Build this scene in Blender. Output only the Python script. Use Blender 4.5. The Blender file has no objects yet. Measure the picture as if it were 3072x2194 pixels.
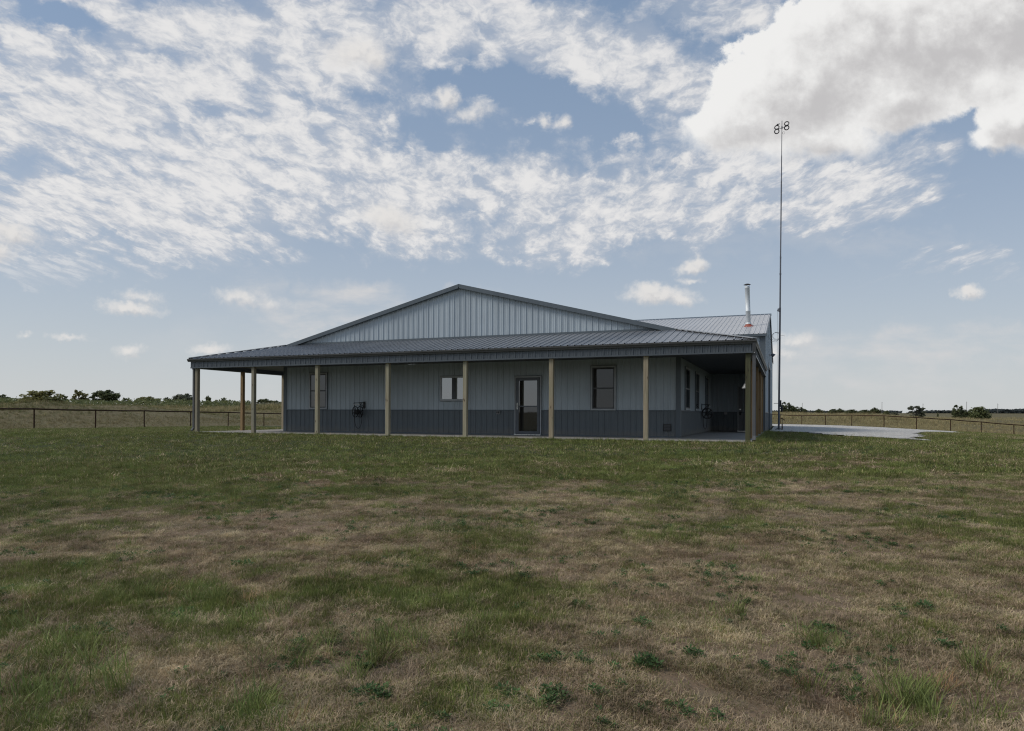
import bpy, bmesh, math, random
import numpy as np
from mathutils import Vector, Matrix
random.seed(7)
RNG = np.random.default_rng(11)
SC = bpy.context.scene
COL = SC.collection

# ------------------------------------------------------------------ camera
YAW, PITCH, ROLL = 0.3807, 0.0034, 0.0044
CAM = np.array([0.984, -20.967, 0.7605])
cy_, sy_ = math.cos(YAW), math.sin(YAW)
F0 = Vector((-sy_, cy_, 0)); R0 = Vector((cy_, sy_, 0)); U0 = Vector((0, 0, 1))
F2 = F0*math.cos(PITCH) + U0*math.sin(PITCH)
U2 = U0*math.cos(PITCH) - F0*math.sin(PITCH)
R3 = R0*math.cos(ROLL) + U2*math.sin(ROLL)
U3 = U2*math.cos(ROLL) - R0*math.sin(ROLL)
cam_data = bpy.data.cameras.new('camera')
cam = bpy.data.objects.new('camera', cam_data); COL.objects.link(cam)
m = Matrix(((R3.x, U3.x, -F2.x, CAM[0]), (R3.y, U3.y, -F2.y, CAM[1]), (R3.z, U3.z, -F2.z, CAM[2]), (0, 0, 0, 1)))
cam.matrix_world = m
cam_data.sensor_width = 36.0; cam_data.lens = 24.0
cam_data.shift_y = 139.9/3072.0
cam_data.clip_start = 0.05; cam_data.clip_end = 12000
SC.camera = cam

# ------------------------------------------------------------------ colour management, sun
SC.view_settings.view_transform = 'Standard'; SC.view_settings.look = 'None'
SC.cycles.use_denoising = True; SC.cycles.denoiser = 'OPENIMAGEDENOISE'; SC.cycles.denoising_input_passes = 'RGB_ALBEDO_NORMAL'; SC.cycles.denoising_prefilter = 'NONE'; SC.cycles.filter_width = 1.15; SC.cycles.max_bounces = 6; SC.cycles.transparent_max_bounces = 4
SC.view_settings.exposure = 0.0; SC.view_settings.gamma = 1.0
SUN_AZ = math.radians(212); SUN_EL = math.radians(45)      # azimuth counter-clockwise from +X, pointing at the sun
sun_data = bpy.data.lights.new('sun', 'SUN'); sun_data.energy = 2.3; sun_data.angle = math.radians(20)
sun_data.color = (1.0, 0.94, 0.85)
sun = bpy.data.objects.new('sun', sun_data); COL.objects.link(sun)
sd = Vector((math.cos(SUN_EL)*math.cos(SUN_AZ), math.cos(SUN_EL)*math.sin(SUN_AZ), math.sin(SUN_EL)))
sun.rotation_euler = sd.to_track_quat('Z', 'Y').to_euler()
sun.location = (-30, -40, 60)

# ------------------------------------------------------------------ node helper
class N:
    """tiny expression builder over a node tree"""
    def __init__(s, tree): s.t = tree
    def node(s, typ, **kw):
        n = s.t.nodes.new(typ)
        for k, v in kw.items(): setattr(n, k, v)
        return n
    def link(s, a, b): s.t.links.new(a, b)
    def _in(s, sock, v):
        if v is None: return
        if isinstance(v, bpy.types.NodeSocket): s.link(v, sock)
        else: sock.default_value = v
    def m(s, op, a, b=None, c=None, clamp=False):
        n = s.node('ShaderNodeMath', operation=op); n.use_clamp = clamp
        s._in(n.inputs[0], a); s._in(n.inputs[1], b); s._in(n.inputs[2], c)
        return n.outputs[0]
    def vm(s, op, a, b=None):
        n = s.node('ShaderNodeVectorMath', operation=op)
        s._in(n.inputs[0], a)
        if b is not None:
            if op == 'SCALE': s._in(n.inputs['Scale'], b)
            else: s._in(n.inputs[1], b)
        return n.outputs['Value'] if op in ('DOT_PRODUCT', 'LENGTH', 'DISTANCE') else n.outputs[0]
    def xyz(s, x, y, z=0.0):
        n = s.node('ShaderNodeCombineXYZ')
        s._in(n.inputs[0], x); s._in(n.inputs[1], y); s._in(n.inputs[2], z); return n.outputs[0]
    def sep(s, v):
        n = s.node('ShaderNodeSeparateXYZ'); s._in(n.inputs[0], v); return n.outputs
    def noise(s, vec, scale, detail=6, rough=0.55, dist=0.0, dim='3D', col=False, lac=2.0):
        n = s.node('ShaderNodeTexNoise', noise_dimensions=dim)
        s._in(n.inputs['Vector'], vec); s._in(n.inputs['Scale'], scale); s._in(n.inputs['Detail'], detail)
        s._in(n.inputs['Roughness'], rough); s._in(n.inputs['Distortion'], dist); s._in(n.inputs['Lacunarity'], lac)
        return n.outputs['Color'] if col else n.outputs['Fac']
    def ss(s, x, a, b):
        n = s.node('ShaderNodeMapRange', interpolation_type='SMOOTHSTEP')
        s._in(n.inputs[0], x); s._in(n.inputs[1], a); s._in(n.inputs[2], b); return n.outputs[0]
    def lin(s, x, a, b, c=0.0, d=1.0):
        n = s.node('ShaderNodeMapRange')
        s._in(n.inputs[0], x); s._in(n.inputs[1], a); s._in(n.inputs[2], b); s._in(n.inputs[3], c); s._in(n.inputs[4], d)
        return n.outputs[0]
    def mix(s, f, a, b):
        n = s.node('ShaderNodeMix', data_type='RGBA')
        s._in(n.inputs[0], f); s._in(n.inputs[6], a); s._in(n.inputs[7], b); return n.outputs[2]

# ------------------------------------------------------------------ sky: physical sky with cloud layers
world = bpy.data.worlds.new('World'); SC.world = world; world.use_nodes = True
WT = world.node_tree; WT.nodes.clear()

# clouds are described on the direction sphere: U to the right along the house front bearing, V downwards (horizon at V = 1.244)
SHEET = [(1.18, 0.05, .36, .10, 8, .9), (1.55, 0.13, .36, .12, 14, .9), (1.30, 0.17, .14, .06, 20, .5), (0.40, 0.30, .50, .20, 8, .7),   # U, V, ru, rv, rotation(deg), weight : patches of thin mackerel cloud
 (0.15, 0.28, .62, .30, 10, 1.0), (0.55, 0.15, .75, .24, 10, .95), (0.95, 0.15, .42, .15, 12, 1.0),
 (0.62, 0.46, .62, .26, 4, 1.05), (0.35, 0.62, .62, .17, 2, 1.0), (0.95, 0.42, .30, .26, 0, 1.1), (1.08, 0.60, .38, .16, 12, 1.1),
 (0.25, 0.72, .70, .10, 5, .75), (1.15, 0.655, .22, .085, 22, 1.0), (1.62, 0.10, .62, .17, 14, .95), (1.90, 0.22, .42, .17, 20, .95), (1.30, 0.02, .55, .12, 6, .75),
 (1.40, 0.56, .40, .13, 10, .75), (1.75, 0.60, .52, .17, -4, 1.0), (2.15, 0.55, .62, .16, 4, .85), (2.45, 0.61, .35, .09, 10, .6), (1.75, 0.70, .45, .09, -8, .8),
 (1.62, 0.36, .18, .04, 10, .45), (1.85, 0.37, .28, .05, 8, .45), (1.42, 0.33, .14, .06, 25, .35), (0.05, 0.50, .35, .2, 0, .7),
 (2.95, 0.80, .40, .05, -3, .40), (0.10, 0.81, .34, .035, 6, .8), (0.45, 0.72, .55, .10, 3, .9), (2.05, 0.64, .70, .10, 2, .9), (2.45, 0.52, .45, .14, 10, .75), (1.30, 0.46, .28, .10, 20, .5), (2.72, 0.47, .22, .08, -10, .55), (2.15, 0.02, .30, .10, 0, .7)]
GAPS = [(1.17, 0.42, .07, .17, -15, .55), (1.85, 0.42, .22, .045, 12, .45), (1.16, 0.20, .08, .07, 20, .35), (1.52, 0.05, .10, .03, 20, .35), (1.75, 0.50, .20, .035, 8, .45), (1.30, 0.42, .16, .05, 25, .45), (2.0, 0.47, .16, .03, -10, .4), (1.45, 0.66, .14, .03, 10, .4), (0.95, 0.30, .10, .03, 30, .35), (0.30, 0.75, .30, .02, 8, .5), (2.3, 0.60, .25, .03, 8, .45), (0.18, 0.06, .20, .07, 25, .9), (1.55, 0.30, .38, .055, 14, .5), (1.08, 0.28, .09, .05, 0, .5), (0.15, 0.50, .25, .03, 10, .35), (0.68, 0.32, .16, .035, 10, .45), (0.47, 0.16, .12, .03, 25, .4), (0.02, 0.50, .1, .1, 0, .3)]
CUM = [    # piled cumulus, solid white
 (2.235, 0.37, .20, .115, -20, 1.0), (2.40, 0.28, .30, .22, -25, 1.15), (2.55, 0.16, .32, .24, -25, 1.2), (2.80, 0.10, .45, .22, -10, 1.2), (3.05, 0.05, .42, .20, 0, 1.2),
 (2.42, 0.42, .27, .085, 8, .9), (2.68, 0.30, .28, .14, -15, .9), (2.92, 0.22, .30, .10, -10, .7), (2.33, .20, .12, .08, -30, .8), (2.46, .08, .14, .09, -30, .8),
 (3.05, 0.36, .125, .125, -45, 1.1), (2.99, 0.435, .075, .055, 0, .9), (3.17, 0.30, .20, .20, 0, 1.0)]
PUFF = [   # small fair-weather cumuli low in the sky
 (1.97, 0.885, .115, .036, 0, 1.0), (1.945, 0.87, .055, .035, 0, 1.0), (2.04, 0.895, .075, .025, 0, .8), (2.075, 0.803, .065, .026, -8, .9), (2.09, 0.79, .035, .022, 0, .9), (2.07, 0.842, .04, .012, 0, .6),
 (2.905, 0.88, .052, .028, 0, 1.0), (2.90, 0.87, .025, .022, 0, .9), (0.39, 0.925, .115, .028, 6, .8), (0.42, 0.89, .08, .025, 8, .55), (0.385, 1.055, .052, .028, 0, .75), (0.20, 1.012, .075, .014, 4, .6), (0.075, 1.005, .025, .01, 0, .5), (0.63, 1.05, .07, .022, 0, .7),
 (0.72, 0.89, .10, .03, 5, .65), (1.335, 0.295, .046, .045, 0, .95), (1.345, 0.28, .028, .035, 0, .9), (1.42, 0.335, .07, .03, -15, .6), (1.69, 0.365, .035, .028, 0, .8), (1.63, 0.36, .03, .022, 20, .7), (0.03, 0.70, .10, .045, 12, .95), (-.05, 0.74, .12, .06, 12, .9), (1.17, 0.655, .11, .055, 15, .9), (1.06, .155, .13, .06, -5, .75), (1.12, .17, .07, .055, 0, .8), (0.80, 0.915, .10, .02, 5, .35), (2.38, 1.025, .07, .03, 0, .6), (2.32, 1.06, .10, .03, 0, .5)]
VEIL = [(1.02, 0.91, .36, .075, 3, .9), (0.95, 0.965, .30, .035, -3, .7), (2.75, 1.05, .55, .07, -3, .8), (2.5, 1.12, .6, .06, 0, .5), (0.9, 1.06, .5, .1, 0, .35), (2.6, 0.74, .3, .04, 5, .25), (2.15, .75, .4, .05, 0, .2), (1.05, 0.86, .5, .03, 4, .3)]

def after(q, vec, val):
    """the same vector, but evaluated only once val is known (keeps the shader's stack small)"""
    n = q.node('ShaderNodeVectorMath', operation='MULTIPLY_ADD')
    q.link(val, n.inputs[0]); n.inputs[1].default_value = (1e-9, 1e-9, 0); q.link(vec, n.inputs[2]); return n.outputs[0]
def group_blobs(name, blobs, mode):
    g = bpy.data.node_groups.new(name, 'ShaderNodeTree')
    g.interface.new_socket(name='P', in_out='INPUT', socket_type='NodeSocketVector')
    g.interface.new_socket(name='D', in_out='OUTPUT', socket_type='NodeSocketFloat')
    q = N(g); gi = q.node('NodeGroupInput'); go = q.node('NodeGroupOutput')
    acc = None; P = gi.outputs[0]
    for (u, v, ru, rv, rot, w) in blobs:
        if acc is not None: P = after(q, P, acc)
        mp = q.node('ShaderNodeMapping', vector_type='TEXTURE')
        mp.inputs['Location'].default_value = (u, v, 0); mp.inputs['Rotation'].default_value = (0, 0, math.radians(rot)); mp.inputs['Scale'].default_value = (ru, rv, 1)
        q.link(P, mp.inputs[0])
        l = q.vm('LENGTH', mp.outputs[0])
        if mode == 'soft':      # w*(1-l^2)+ summed softly
            e = q.m('MULTIPLY', q.ss(l, 1.25, 0.25), w)
            acc = e if acc is None else q.m('MAXIMUM', q.m('MULTIPLY_ADD', e, .25, acc), q.m('MULTIPLY_ADD', acc, .25, e))
        else:
            e = q.m('MULTIPLY', q.m('SUBTRACT', 1.0, l), w)
            if acc is None: acc = e
            else:
                n = q.node('ShaderNodeMath', operation='SMOOTH_MAX'); q.link(acc, n.inputs[0]); q.link(e, n.inputs[1]); n.inputs[2].default_value = .15; acc = n.outputs[0]
    q.link(acc, go.inputs[0])
    return g
def use_group(q, g, p):
    n = q.node('ShaderNodeGroup'); n.node_tree = g; q.link(p, n.inputs[0]); return n.outputs[0]

def cumulus_group(name, blobs, warp1, s1, warp2, s2, fray, zoff):
    """density of lumpy cloud at P = blobs at a warped place + eroding noise"""
    bg = group_blobs(name+'_blobs', blobs, 'max')
    g = bpy.data.node_groups.new(name, 'ShaderNodeTree')
    g.interface.new_socket(name='P', in_out='INPUT', socket_type='NodeSocketVector')
    g.interface.new_socket(name='D', in_out='OUTPUT', socket_type='NodeSocketFloat')
    q = N(g); gi = q.node('NodeGroupInput'); go = q.node('NodeGroupOutput'); P = gi.outputs[0]
    Pz = q.vm('ADD', P, (0, 0, zoff))
    w1 = q.vm('SCALE', q.vm('SUBTRACT', q.noise(Pz, s1, 3, .55, col=True), (.5, .5, .5)), warp1)
    w2 = q.vm('SCALE', q.vm('SUBTRACT', q.noise(Pz, s2, 6, .6, col=True), (.5, .5, .5)), warp2)
    pw = q.vm('ADD', q.vm('ADD', P, w1), w2)
    pw = q.vm('MULTIPLY', pw, (1, 1, 0))
    d = use_group(q, bg, pw)
    n = q.noise(Pz, s2*.8, 9, .62)
    d = q.m('MULTIPLY_ADD', q.m('SUBTRACT', n, .5), fray, d)
    q.link(d, go.inputs[0])
    return g

q = N(WT)
tc = q.node('ShaderNodeTexCoord'); dirv = q.vm('NORMALIZE', tc.outputs['Generated'])
a_ = q.vm('DOT_PRODUCT', dirv, tuple(R0)); b_ = q.m('MAXIMUM', q.m('ABSOLUTE', q.vm('DOT_PRODUCT', dirv, tuple(F0))), .02)
c_ = q.sep(dirv)[2]
cpos = q.m('MAXIMUM', c_, 0.0)
bb = q.m('MAXIMUM', b_, q.m('MULTIPLY', cpos, .45))
U = q.m('MULTIPLY_ADD', q.m('DIVIDE', a_, bb), 2.048, 1.536)
V0 = q.m('MULTIPLY_ADD', q.m('DIVIDE', c_, bb), -2.048, 1.244)
V = q.m('MULTIPLY_ADD', q.m('SUBTRACT', U, 1.536), .0044, V0)
P = q.xyz(U, V, 0.0)
# flat layer coordinates: cells shrink towards the horizon
ce = q.m('MAXIMUM', q.m('DIVIDE', c_, bb), .05)
L = q.xyz(q.m('DIVIDE', q.m('DIVIDE', a_, bb), q.m('ADD', ce, .10)), q.m('MULTIPLY', q.m('LOGARITHM', q.m('ADD', ce, .10), 2.718), 1.40), 0.0)
Lr = q.node('ShaderNodeMapping'); q.link(L, Lr.inputs[0]); Lr.inputs['Rotation'].default_value = (0, 0, math.radians(11))
Lv = Lr.outputs[0]
Lw = q.vm('ADD', Lv, q.vm('SCALE', q.vm('SUBTRACT', q.noise(Lv, 7.0, 4, .6, col=True), (.5, .5, .5)), .10))
# mackerel sheet
wP = q.vm('ADD', P, q.vm('SCALE', q.vm('SUBTRACT', q.noise(P, 4.0, 6, .62, col=True), (.5, .5, .5)), .34))
wP = q.vm('MULTIPLY', wP, (1, 1, 0))
cov = use_group(q, group_blobs('sheet_cover', SHEET, 'soft'), wP)
gap = use_group(q, group_blobs('sheet_gaps', GAPS, 'soft'), after(q, wP, cov))
cov = q.m('MINIMUM', q.m('SUBTRACT', cov, gap), 1.05)
Lw = after(q, Lw, cov)
n_big = q.noise(Lw, 4.2, 2, .5)
vor = q.node('ShaderNodeTexVoronoi', feature='SMOOTH_F1'); q.link(after(q, Lw, n_big), vor.inputs['Vector']); vor.inputs['Scale'].default_value = 14.0; vor.inputs['Smoothness'].default_value = .6
n_puf = q.m('SUBTRACT', .52, vor.outputs['Distance'])
n_cell = q.m('MULTIPLY_ADD', n_puf, .42, q.noise(after(q, Lw, n_puf), 9.5, 7, .60))
n_fine = q.noise(after(q, Lw, n_cell), 38.0, 5, .62)
tex = q.m('MULTIPLY_ADD', q.m('SUBTRACT', n_cell, .5), 3.0, q.m('MULTIPLY_ADD', q.m('SUBTRACT', n_big, .5), 1.6, q.m('MULTIPLY', q.m('SUBTRACT', n_fine, .5), .55)))
sheet_d = q.m('ADD', q.m('MULTIPLY_ADD', cov, 1.30, -.76), tex)
sheet_a = q.m('MAXIMUM', q.m('MULTIPLY', q.ss(sheet_d, -.80, .88), q.ss(cov, .02, .40)), q.m('MULTIPLY', q.ss(cov, .20, 1.0), .40))
sheet_a = q.m('MULTIPLY', sheet_a, q.m('MULTIPLY', q.ss(c_, .10, .24), .97))
sheet_t = q.ss(q.m('MULTIPLY_ADD', q.m('SUBTRACT', n_fine, .5), 1.5, q.m('MULTIPLY_ADD', q.m('SUBTRACT', n_cell, .5), .9, sheet_d)), -.3, 1.7)
# veils of thin haze cloud
veil = use_group(q, group_blobs('veil_cover', VEIL, 'soft'), after(q, wP, sheet_a))
veil_n = q.noise(q.vm('MULTIPLY', P, (3.0, 9.0, 1)), 1.6, 7, .6)
veil_a = q.m('MULTIPLY', veil, q.ss(veil_n, .28, .75), clamp=True)
P = after(q, P, veil_a)
# cumulus
cg = cumulus_group('cumulus', CUM, .15, 4.0, .065, 15.0, .66, 3.1)
cd = use_group(q, cg, P); cd2 = use_group(q, cg, q.vm('ADD', after(q, P, cd), (-.030, -.045, 0)))
P = after(q, P, cd2)
n_e = q.noise(q.vm('ADD', P, (0, 0, 2.0)), 3.0, 3, .5)
cum_a = q.ss(cd, -.03, q.m('MULTIPLY_ADD', q.ss(V, .28, .50), .50, .09))
P = after(q, P, cum_a)
pg = cumulus_group('puffs', PUFF, .035, 16.0, .030, 44.0, .85, 8.3)
pd = use_group(q, pg, P); pd2 = use_group(q, pg, q.vm('ADD', after(q, P, pd), (-.012, -.018, 0)))
puff_a = q.m('MULTIPLY', q.ss(pd, -.14, .75), .92)
# colours (radiance, divided by the background strength)
STR = 0.10
def rgb(r, g, b): return (r/STR, g/STR, b/STR, 1)
sky = q.node('ShaderNodeTexSky', sky_type='NISHITA')
sky.sun_disc = False; sky.sun_elevation = SUN_EL; sky.sun_rotation = math.radians(90) - SUN_AZ
sky.altitude = 300; sky.air_density = 1.0; sky.dust_density = 0.6; sky.ozone_density = 1.5
hz = q.m('POWER', q.m('SUBTRACT', 1.0, q.m('MAXIMUM', c_, 0.0), clamp=True), 4.0)
base = q.mix(0.58, sky.outputs[0], rgb(.258, .372, .540))
base = q.mix(q.m('MULTIPLY', hz, .92), base, rgb(.60, .615, .615))
col = q.mix(veil_a, base, rgb(.66, .65, .65))
sheet_col = q.mix(sheet_t, rgb(.55, .575, .625), rgb(.80, .79, .785))
col = q.mix(sheet_a, col, sheet_col)
lit = q.m('SUBTRACT', cd, cd2)
n_sh = q.noise(q.vm('ADD', after(q, P, pd2), (0, 0, 5.0)), 6.0, 9, .62)
sh = q.ss(q.m('ADD', q.m('MULTIPLY_ADD', lit, -.9, q.m('MULTIPLY', q.m('MINIMUM', cd, .75), .85)), q.m('MULTIPLY', q.m('SUBTRACT', n_sh, .5), 1.5)), .05, .95)
cum_col = q.mix(sh, rgb(.86, .855, .845), rgb(.545, .535, .54))
col = q.mix(cum_a, col, cum_col)
lit2 = q.m('SUBTRACT', pd, pd2)
sh2 = q.ss(q.m('MULTIPLY_ADD', lit2, -1.2, .35), .0, .9)
puff_col = q.mix(sh2, rgb(.77, .75, .73), rgb(.62, .61, .61))
col = q.mix(puff_a, col, puff_col)
col = q.mix(q.ss(c_, .0, -.02), col, rgb(.30, .29, .27))
bg = q.node('ShaderNodeBackground'); q.link(col, bg.inputs[0]); bg.inputs[1].default_value = STR
wo = q.node('ShaderNodeOutputWorld'); q.link(bg.outputs[0], wo.inputs[0])
world.cycles.sampling_method = 'MANUAL'; world.cycles.sample_map_resolution = 512
#SKYEND

# ------------------------------------------------------------------ mesh helpers
class MB:
    """collects simple shapes into ONE mesh"""
    def __init__(s): s.v = []; s.f = []
    def add(s, vs, fs):
        o = len(s.v); s.v += [tuple(p) for p in vs]; s.f += [tuple(i+o for i in f) for f in fs]; return s
    def box(s, x0, x1, y0, y1, z0, z1):
        return s.add([(x0,y0,z0),(x1,y0,z0),(x1,y1,z0),(x0,y1,z0),(x0,y0,z1),(x1,y0,z1),(x1,y1,z1),(x0,y1,z1)],
                     [(0,3,2,1),(4,5,6,7),(0,1,5,4),(1,2,6,5),(2,3,7,6),(3,0,4,7)])
    def bevbox(s, x0, x1, y0, y1, z0, z1, b=.008):
        """box whose vertical edges are chamfered"""
        pts = [(x0+b,y0),(x1-b,y0),(x1,y0+b),(x1,y1-b),(x1-b,y1),(x0+b,y1),(x0,y1-b),(x0,y0+b)]
        n = 8; vs = [(x,y,z0) for x,y in pts]+[(x,y,z1) for x,y in pts]
        return s.add(vs, [tuple(range(n))[::-1], tuple(range(n,2*n))]+[(i,(i+1)%n,n+(i+1)%n,n+i) for i in range(n)])
    def prism(s, prof, a, b, axis):
        """closed profile of 2D points extruded from a to b along axis ('x': prof=(y,z), 'y': prof=(x,z), 'z': prof=(x,y))"""
        def P(p, t): return {'x': (t,p[0],p[1]), 'y': (p[0],t,p[1]), 'z': (p[0],p[1],t)}[axis]
        n = len(prof)
        return s.add([P(p,a) for p in prof]+[P(p,b) for p in prof], [tuple(range(n))[::-1], tuple(range(n,2*n))]+[(i,(i+1)%n,n+(i+1)%n,n+i) for i in range(n)])
    def tube(s, pts, rad, seg=8, cap=True):
        pts = [Vector(p) for p in pts]; n = len(pts)
        rads = rad if hasattr(rad, '__len__') else [rad]*n
        vs = []; up = None
        for i, p in enumerate(pts):
            t = (pts[min(i+1,n-1)]-pts[max(i-1,0)]).normalized()
            if up is None:
                up = Vector((0,0,1)) if abs(t.z) < .9 else Vector((1,0,0))
            a = t.cross(up)
            if a.length < 1e-5: a = t.orthogonal()
            a.normalize(); b = a.cross(t).normalized(); up = b
            for k in range(seg):
                w = 2*math.pi*k/seg
                vs.append(p + (a*math.cos(w)+b*math.sin(w))*rads[i])
        fs = [(i*seg+k, i*seg+(k+1)%seg, (i+1)*seg+(k+1)%seg, (i+1)*seg+k) for i in range(n-1) for k in range(seg)]
        if cap: fs += [tuple(range(seg))[::-1], tuple(range((n-1)*seg, n*seg))]
        return s.add(vs, fs)
    def ring(s, c, axis, R_, r, seg=28, sec=8, a0=0, a1=2*math.pi):
        ax = Vector(axis).normalized(); e1 = ax.orthogonal().normalized(); e2 = ax.cross(e1)
        full = abs(a1-a0-2*math.pi) < 1e-6
        m_ = seg if full else seg+1
        vs = []
        for i in range(m_):
            t = a0+(a1-a0)*i/seg; d = e1*math.cos(t)+e2*math.sin(t)
            for k in range(sec):
                w = 2*math.pi*k/sec
                vs.append(Vector(c)+d*(R_+r*math.cos(w))+ax*(r*math.sin(w)))
        fs = []
        for i in range(seg):
            j = (i+1) % m_
            for k in range(sec): fs.append((i*sec+k, j*sec+k, j*sec+(k+1)%sec, i*sec+(k+1)%sec))
        return s.add(vs, fs)
    def lathe(s, c, prof, seg=24):
        """prof = (r,z) pairs turned about the vertical through c"""
        n = len(prof); vs = [(c[0]+r*math.cos(2*math.pi*k/seg), c[1]+r*math.sin(2*math.pi*k/seg), c[2]+z) for r, z in prof for k in range(seg)]
        fs = [(i*seg+k, i*seg+(k+1)%seg, (i+1)*seg+(k+1)%seg, (i+1)*seg+k) for i in range(n-1) for k in range(seg)]
        return s.add(vs, fs)
    def ribbed(s, org, ud, vd, nd, u0, u1, vb, vt, pitch=.2286, phase=0.0, h=.027, minor=.006, extra=(), w0=.026, w1=.013, w2=.034):
        """profiled metal sheet: ribs run along vd; vb/vt give the lower and upper end at each u"""
        org, ud, vd, nd = Vector(org), Vector(ud), Vector(vd), Vector(nd)
        us = []
        k0 = int(math.floor((u0-phase)/pitch))-1; k1 = int(math.ceil((u1-phase)/pitch))+1
        for k in range(k0, k1+1):
            c = phase+k*pitch
            us += [(c-w0,0),(c-w1,h),(c+w1,h),(c+w2,0)]
            for q_ in (1/3., 2/3.):
                mc = c+pitch*q_; us += [(mc-.014,0),(mc-.006,minor),(mc+.006,minor),(mc+.014,0)]
        def hh(u):
            for (a,ha),(b,hb) in zip(us[:-1], us[1:]):
                if a <= u <= b: return ha+(hb-ha)*(u-a)/max(b-a,1e-9)
            return 0
        L_ = sorted([(u,z) for u,z in us if u0 < u < u1]+[(u,hh(u)) for u in (u0,u1)+tuple(extra)])
        vs = []; ok = []
        for u, z in L_:
            b, t = vb(u), vt(u); ok.append(t-b > 1e-4); t = max(t, b)
            vs += [org+ud*u+vd*b+nd*z, org+ud*u+vd*t+nd*z]
        fs = [(2*i, 2*i+2, 2*i+3, 2*i+1) for i in range(len(L_)-1) if ok[i] or ok[i+1]]
        return s.add(vs, fs)
    def build(s, name, mat, parent=None, smooth=False, loc=None):
        me = bpy.data.meshes.new(name); me.from_pydata([tuple(p) for p in s.v], [], s.f); me.update()
        if smooth: me.polygons.foreach_set('use_smooth', [True]*len(me.polygons))
        me.materials.append(mat)
        o = bpy.data.objects.new(name, me); COL.objects.link(o)
        if parent is not None: o.parent = parent
        if loc is not None: o.location = loc
        return o
def tag(o, label=None, cat=None, group=None, kind=None):
    for k, v in (('label', label), ('category', cat), ('group', group), ('kind', kind)):
        if v: o[k] = v
    return o
def empty(name, loc=(0,0,0), rz=0.0):
    o = bpy.data.objects.new(name, None); COL.objects.link(o); o.location = loc; o.rotation_euler = (0,0,rz); o.empty_display_size = .3
    return o
def copy_tree(o, parent=None):
    c = o.copy(); COL.objects.link(c)
    if parent is not None: c.parent = parent; c.matrix_parent_inverse = o.matrix_parent_inverse
    for ch in o.children: copy_tree(ch, c)
    return c

# ------------------------------------------------------------------ materials
def new_mat(name):
    mt = bpy.data.materials.new(name); mt.use_nodes = True; t = mt.node_tree; t.nodes.clear()
    q = N(t); b = q.node('ShaderNodeBsdfPrincipled'); o = q.node('ShaderNodeOutputMaterial'); q.link(b.outputs[0], o.inputs[0])
    return mt, q, b
def plain(name, c, rough=.5, metal=0.0, var=.12, scale=3.0, bump=0.0, bscale=40, spec=.5, stretch=(1,1,1)):
    mt, q, b = new_mat(name)
    tc = q.node('ShaderNodeTexCoord').outputs['Object']
    v = q.vm('MULTIPLY', tc, stretch)
    n = q.noise(v, scale, 6, .6)
    q.link(q.mix(q.ss(n, .25, .75), tuple(x*(1-var) for x in c)+(1,), tuple(min(1,x*(1+var)) for x in c)+(1,)), b.inputs['Base Color'])
    n2 = q.noise(v, scale*4, 5, .6)
    q.link(q.lin(n2, .3, .7, max(0,rough-.08), min(1,rough+.08)), b.inputs['Roughness'])
    b.inputs['Metallic'].default_value = metal; b.inputs['Specular IOR Level'].default_value = spec
    if bump:
        bn = q.node('ShaderNodeBump'); bn.inputs['Strength'].default_value = bump; bn.inputs['Distance'].default_value = .01
        q.link(q.noise(v, bscale, 4, .6), bn.inputs['Height']); q.link(bn.outputs[0], b.inputs['Normal'])
    return mt
M = {}
def sheet_metal(name, c, rough, dirt=.10, bump=.04, splash=False):
    """painted steel: faint oil-canning, vertical rain streaks and dust"""
    mt, q, b = new_mat(name)
    tc = q.node('ShaderNodeTexCoord').outputs['Object']
    st = q.noise(q.vm('MULTIPLY', tc, (5.0, 5.0, .35)), 2.0, 6, .65)
    bl = q.noise(tc, .7, 4, .6)
    wn = q.node('ShaderNodeTexWhiteNoise', noise_dimensions='1D'); q.link(q.m('FLOOR', q.m('DIVIDE', q.m('ADD', q.sep(tc)[0], .05), .914)), wn.inputs['W'])
    f = q.m('ADD', q.m('ADD', q.m('MULTIPLY', st, .6), q.m('MULTIPLY', bl, .4)), q.m('MULTIPLY', q.m('SUBTRACT', wn.outputs[0], .5), .14))
    cc = q.mix(q.ss(f, .3, .7), tuple(x*(1-dirt) for x in c)+(1,), tuple(x*(1+dirt) for x in c)+(1,))
    if splash:      # mud splashed up the foot of the wall
        zz = q.m('MULTIPLY_ADD', q.m('SUBTRACT', q.noise(tc, 4.0, 6, .7), .5), -.55, q.sep(tc)[2])
        cc = q.mix(q.m('MULTIPLY', q.ss(zz, .34, .02), .40), cc, (.20,.175,.14,1))
    q.link(cc, b.inputs['Base Color'])
    q.link(q.lin(st, .3, .7, rough-.06, rough+.10), b.inputs['Roughness'])
    bn = q.node('ShaderNodeBump'); bn.inputs['Strength'].default_value = bump*4; bn.inputs['Distance'].default_value = .02
    q.link(q.noise(q.vm('MULTIPLY', tc, (3,3,.8)), 1.6, 2, .5), bn.inputs['Height']); q.link(bn.outputs[0], b.inputs['Normal'])
    return mt
M['siding'] = sheet_metal('pale blue grey siding', (.378,.432,.472), .45)
M['wainscot'] = sheet_metal('slate siding', (.105,.126,.140), .42, splash=True)
M['trim'] = sheet_metal('slate trim', (.085,.105,.122), .40)
M['fascia'] = sheet_metal('slate fascia', (.070,.083,.096), .42)
M['roof'] = sheet_metal('charcoal roof', (.200,.206,.215), .27, .12)
M['gutter'] = sheet_metal('bronze gutter', (.085,.085,.085), .45, .15)
M['white_trim'] = plain('white trim', (.55,.56,.57), .4)
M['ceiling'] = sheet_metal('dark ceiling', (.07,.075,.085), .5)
M['concrete'] = plain('concrete', (.32,.298,.27), .85, var=.2, scale=1.5, bump=.3, bscale=60)
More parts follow.
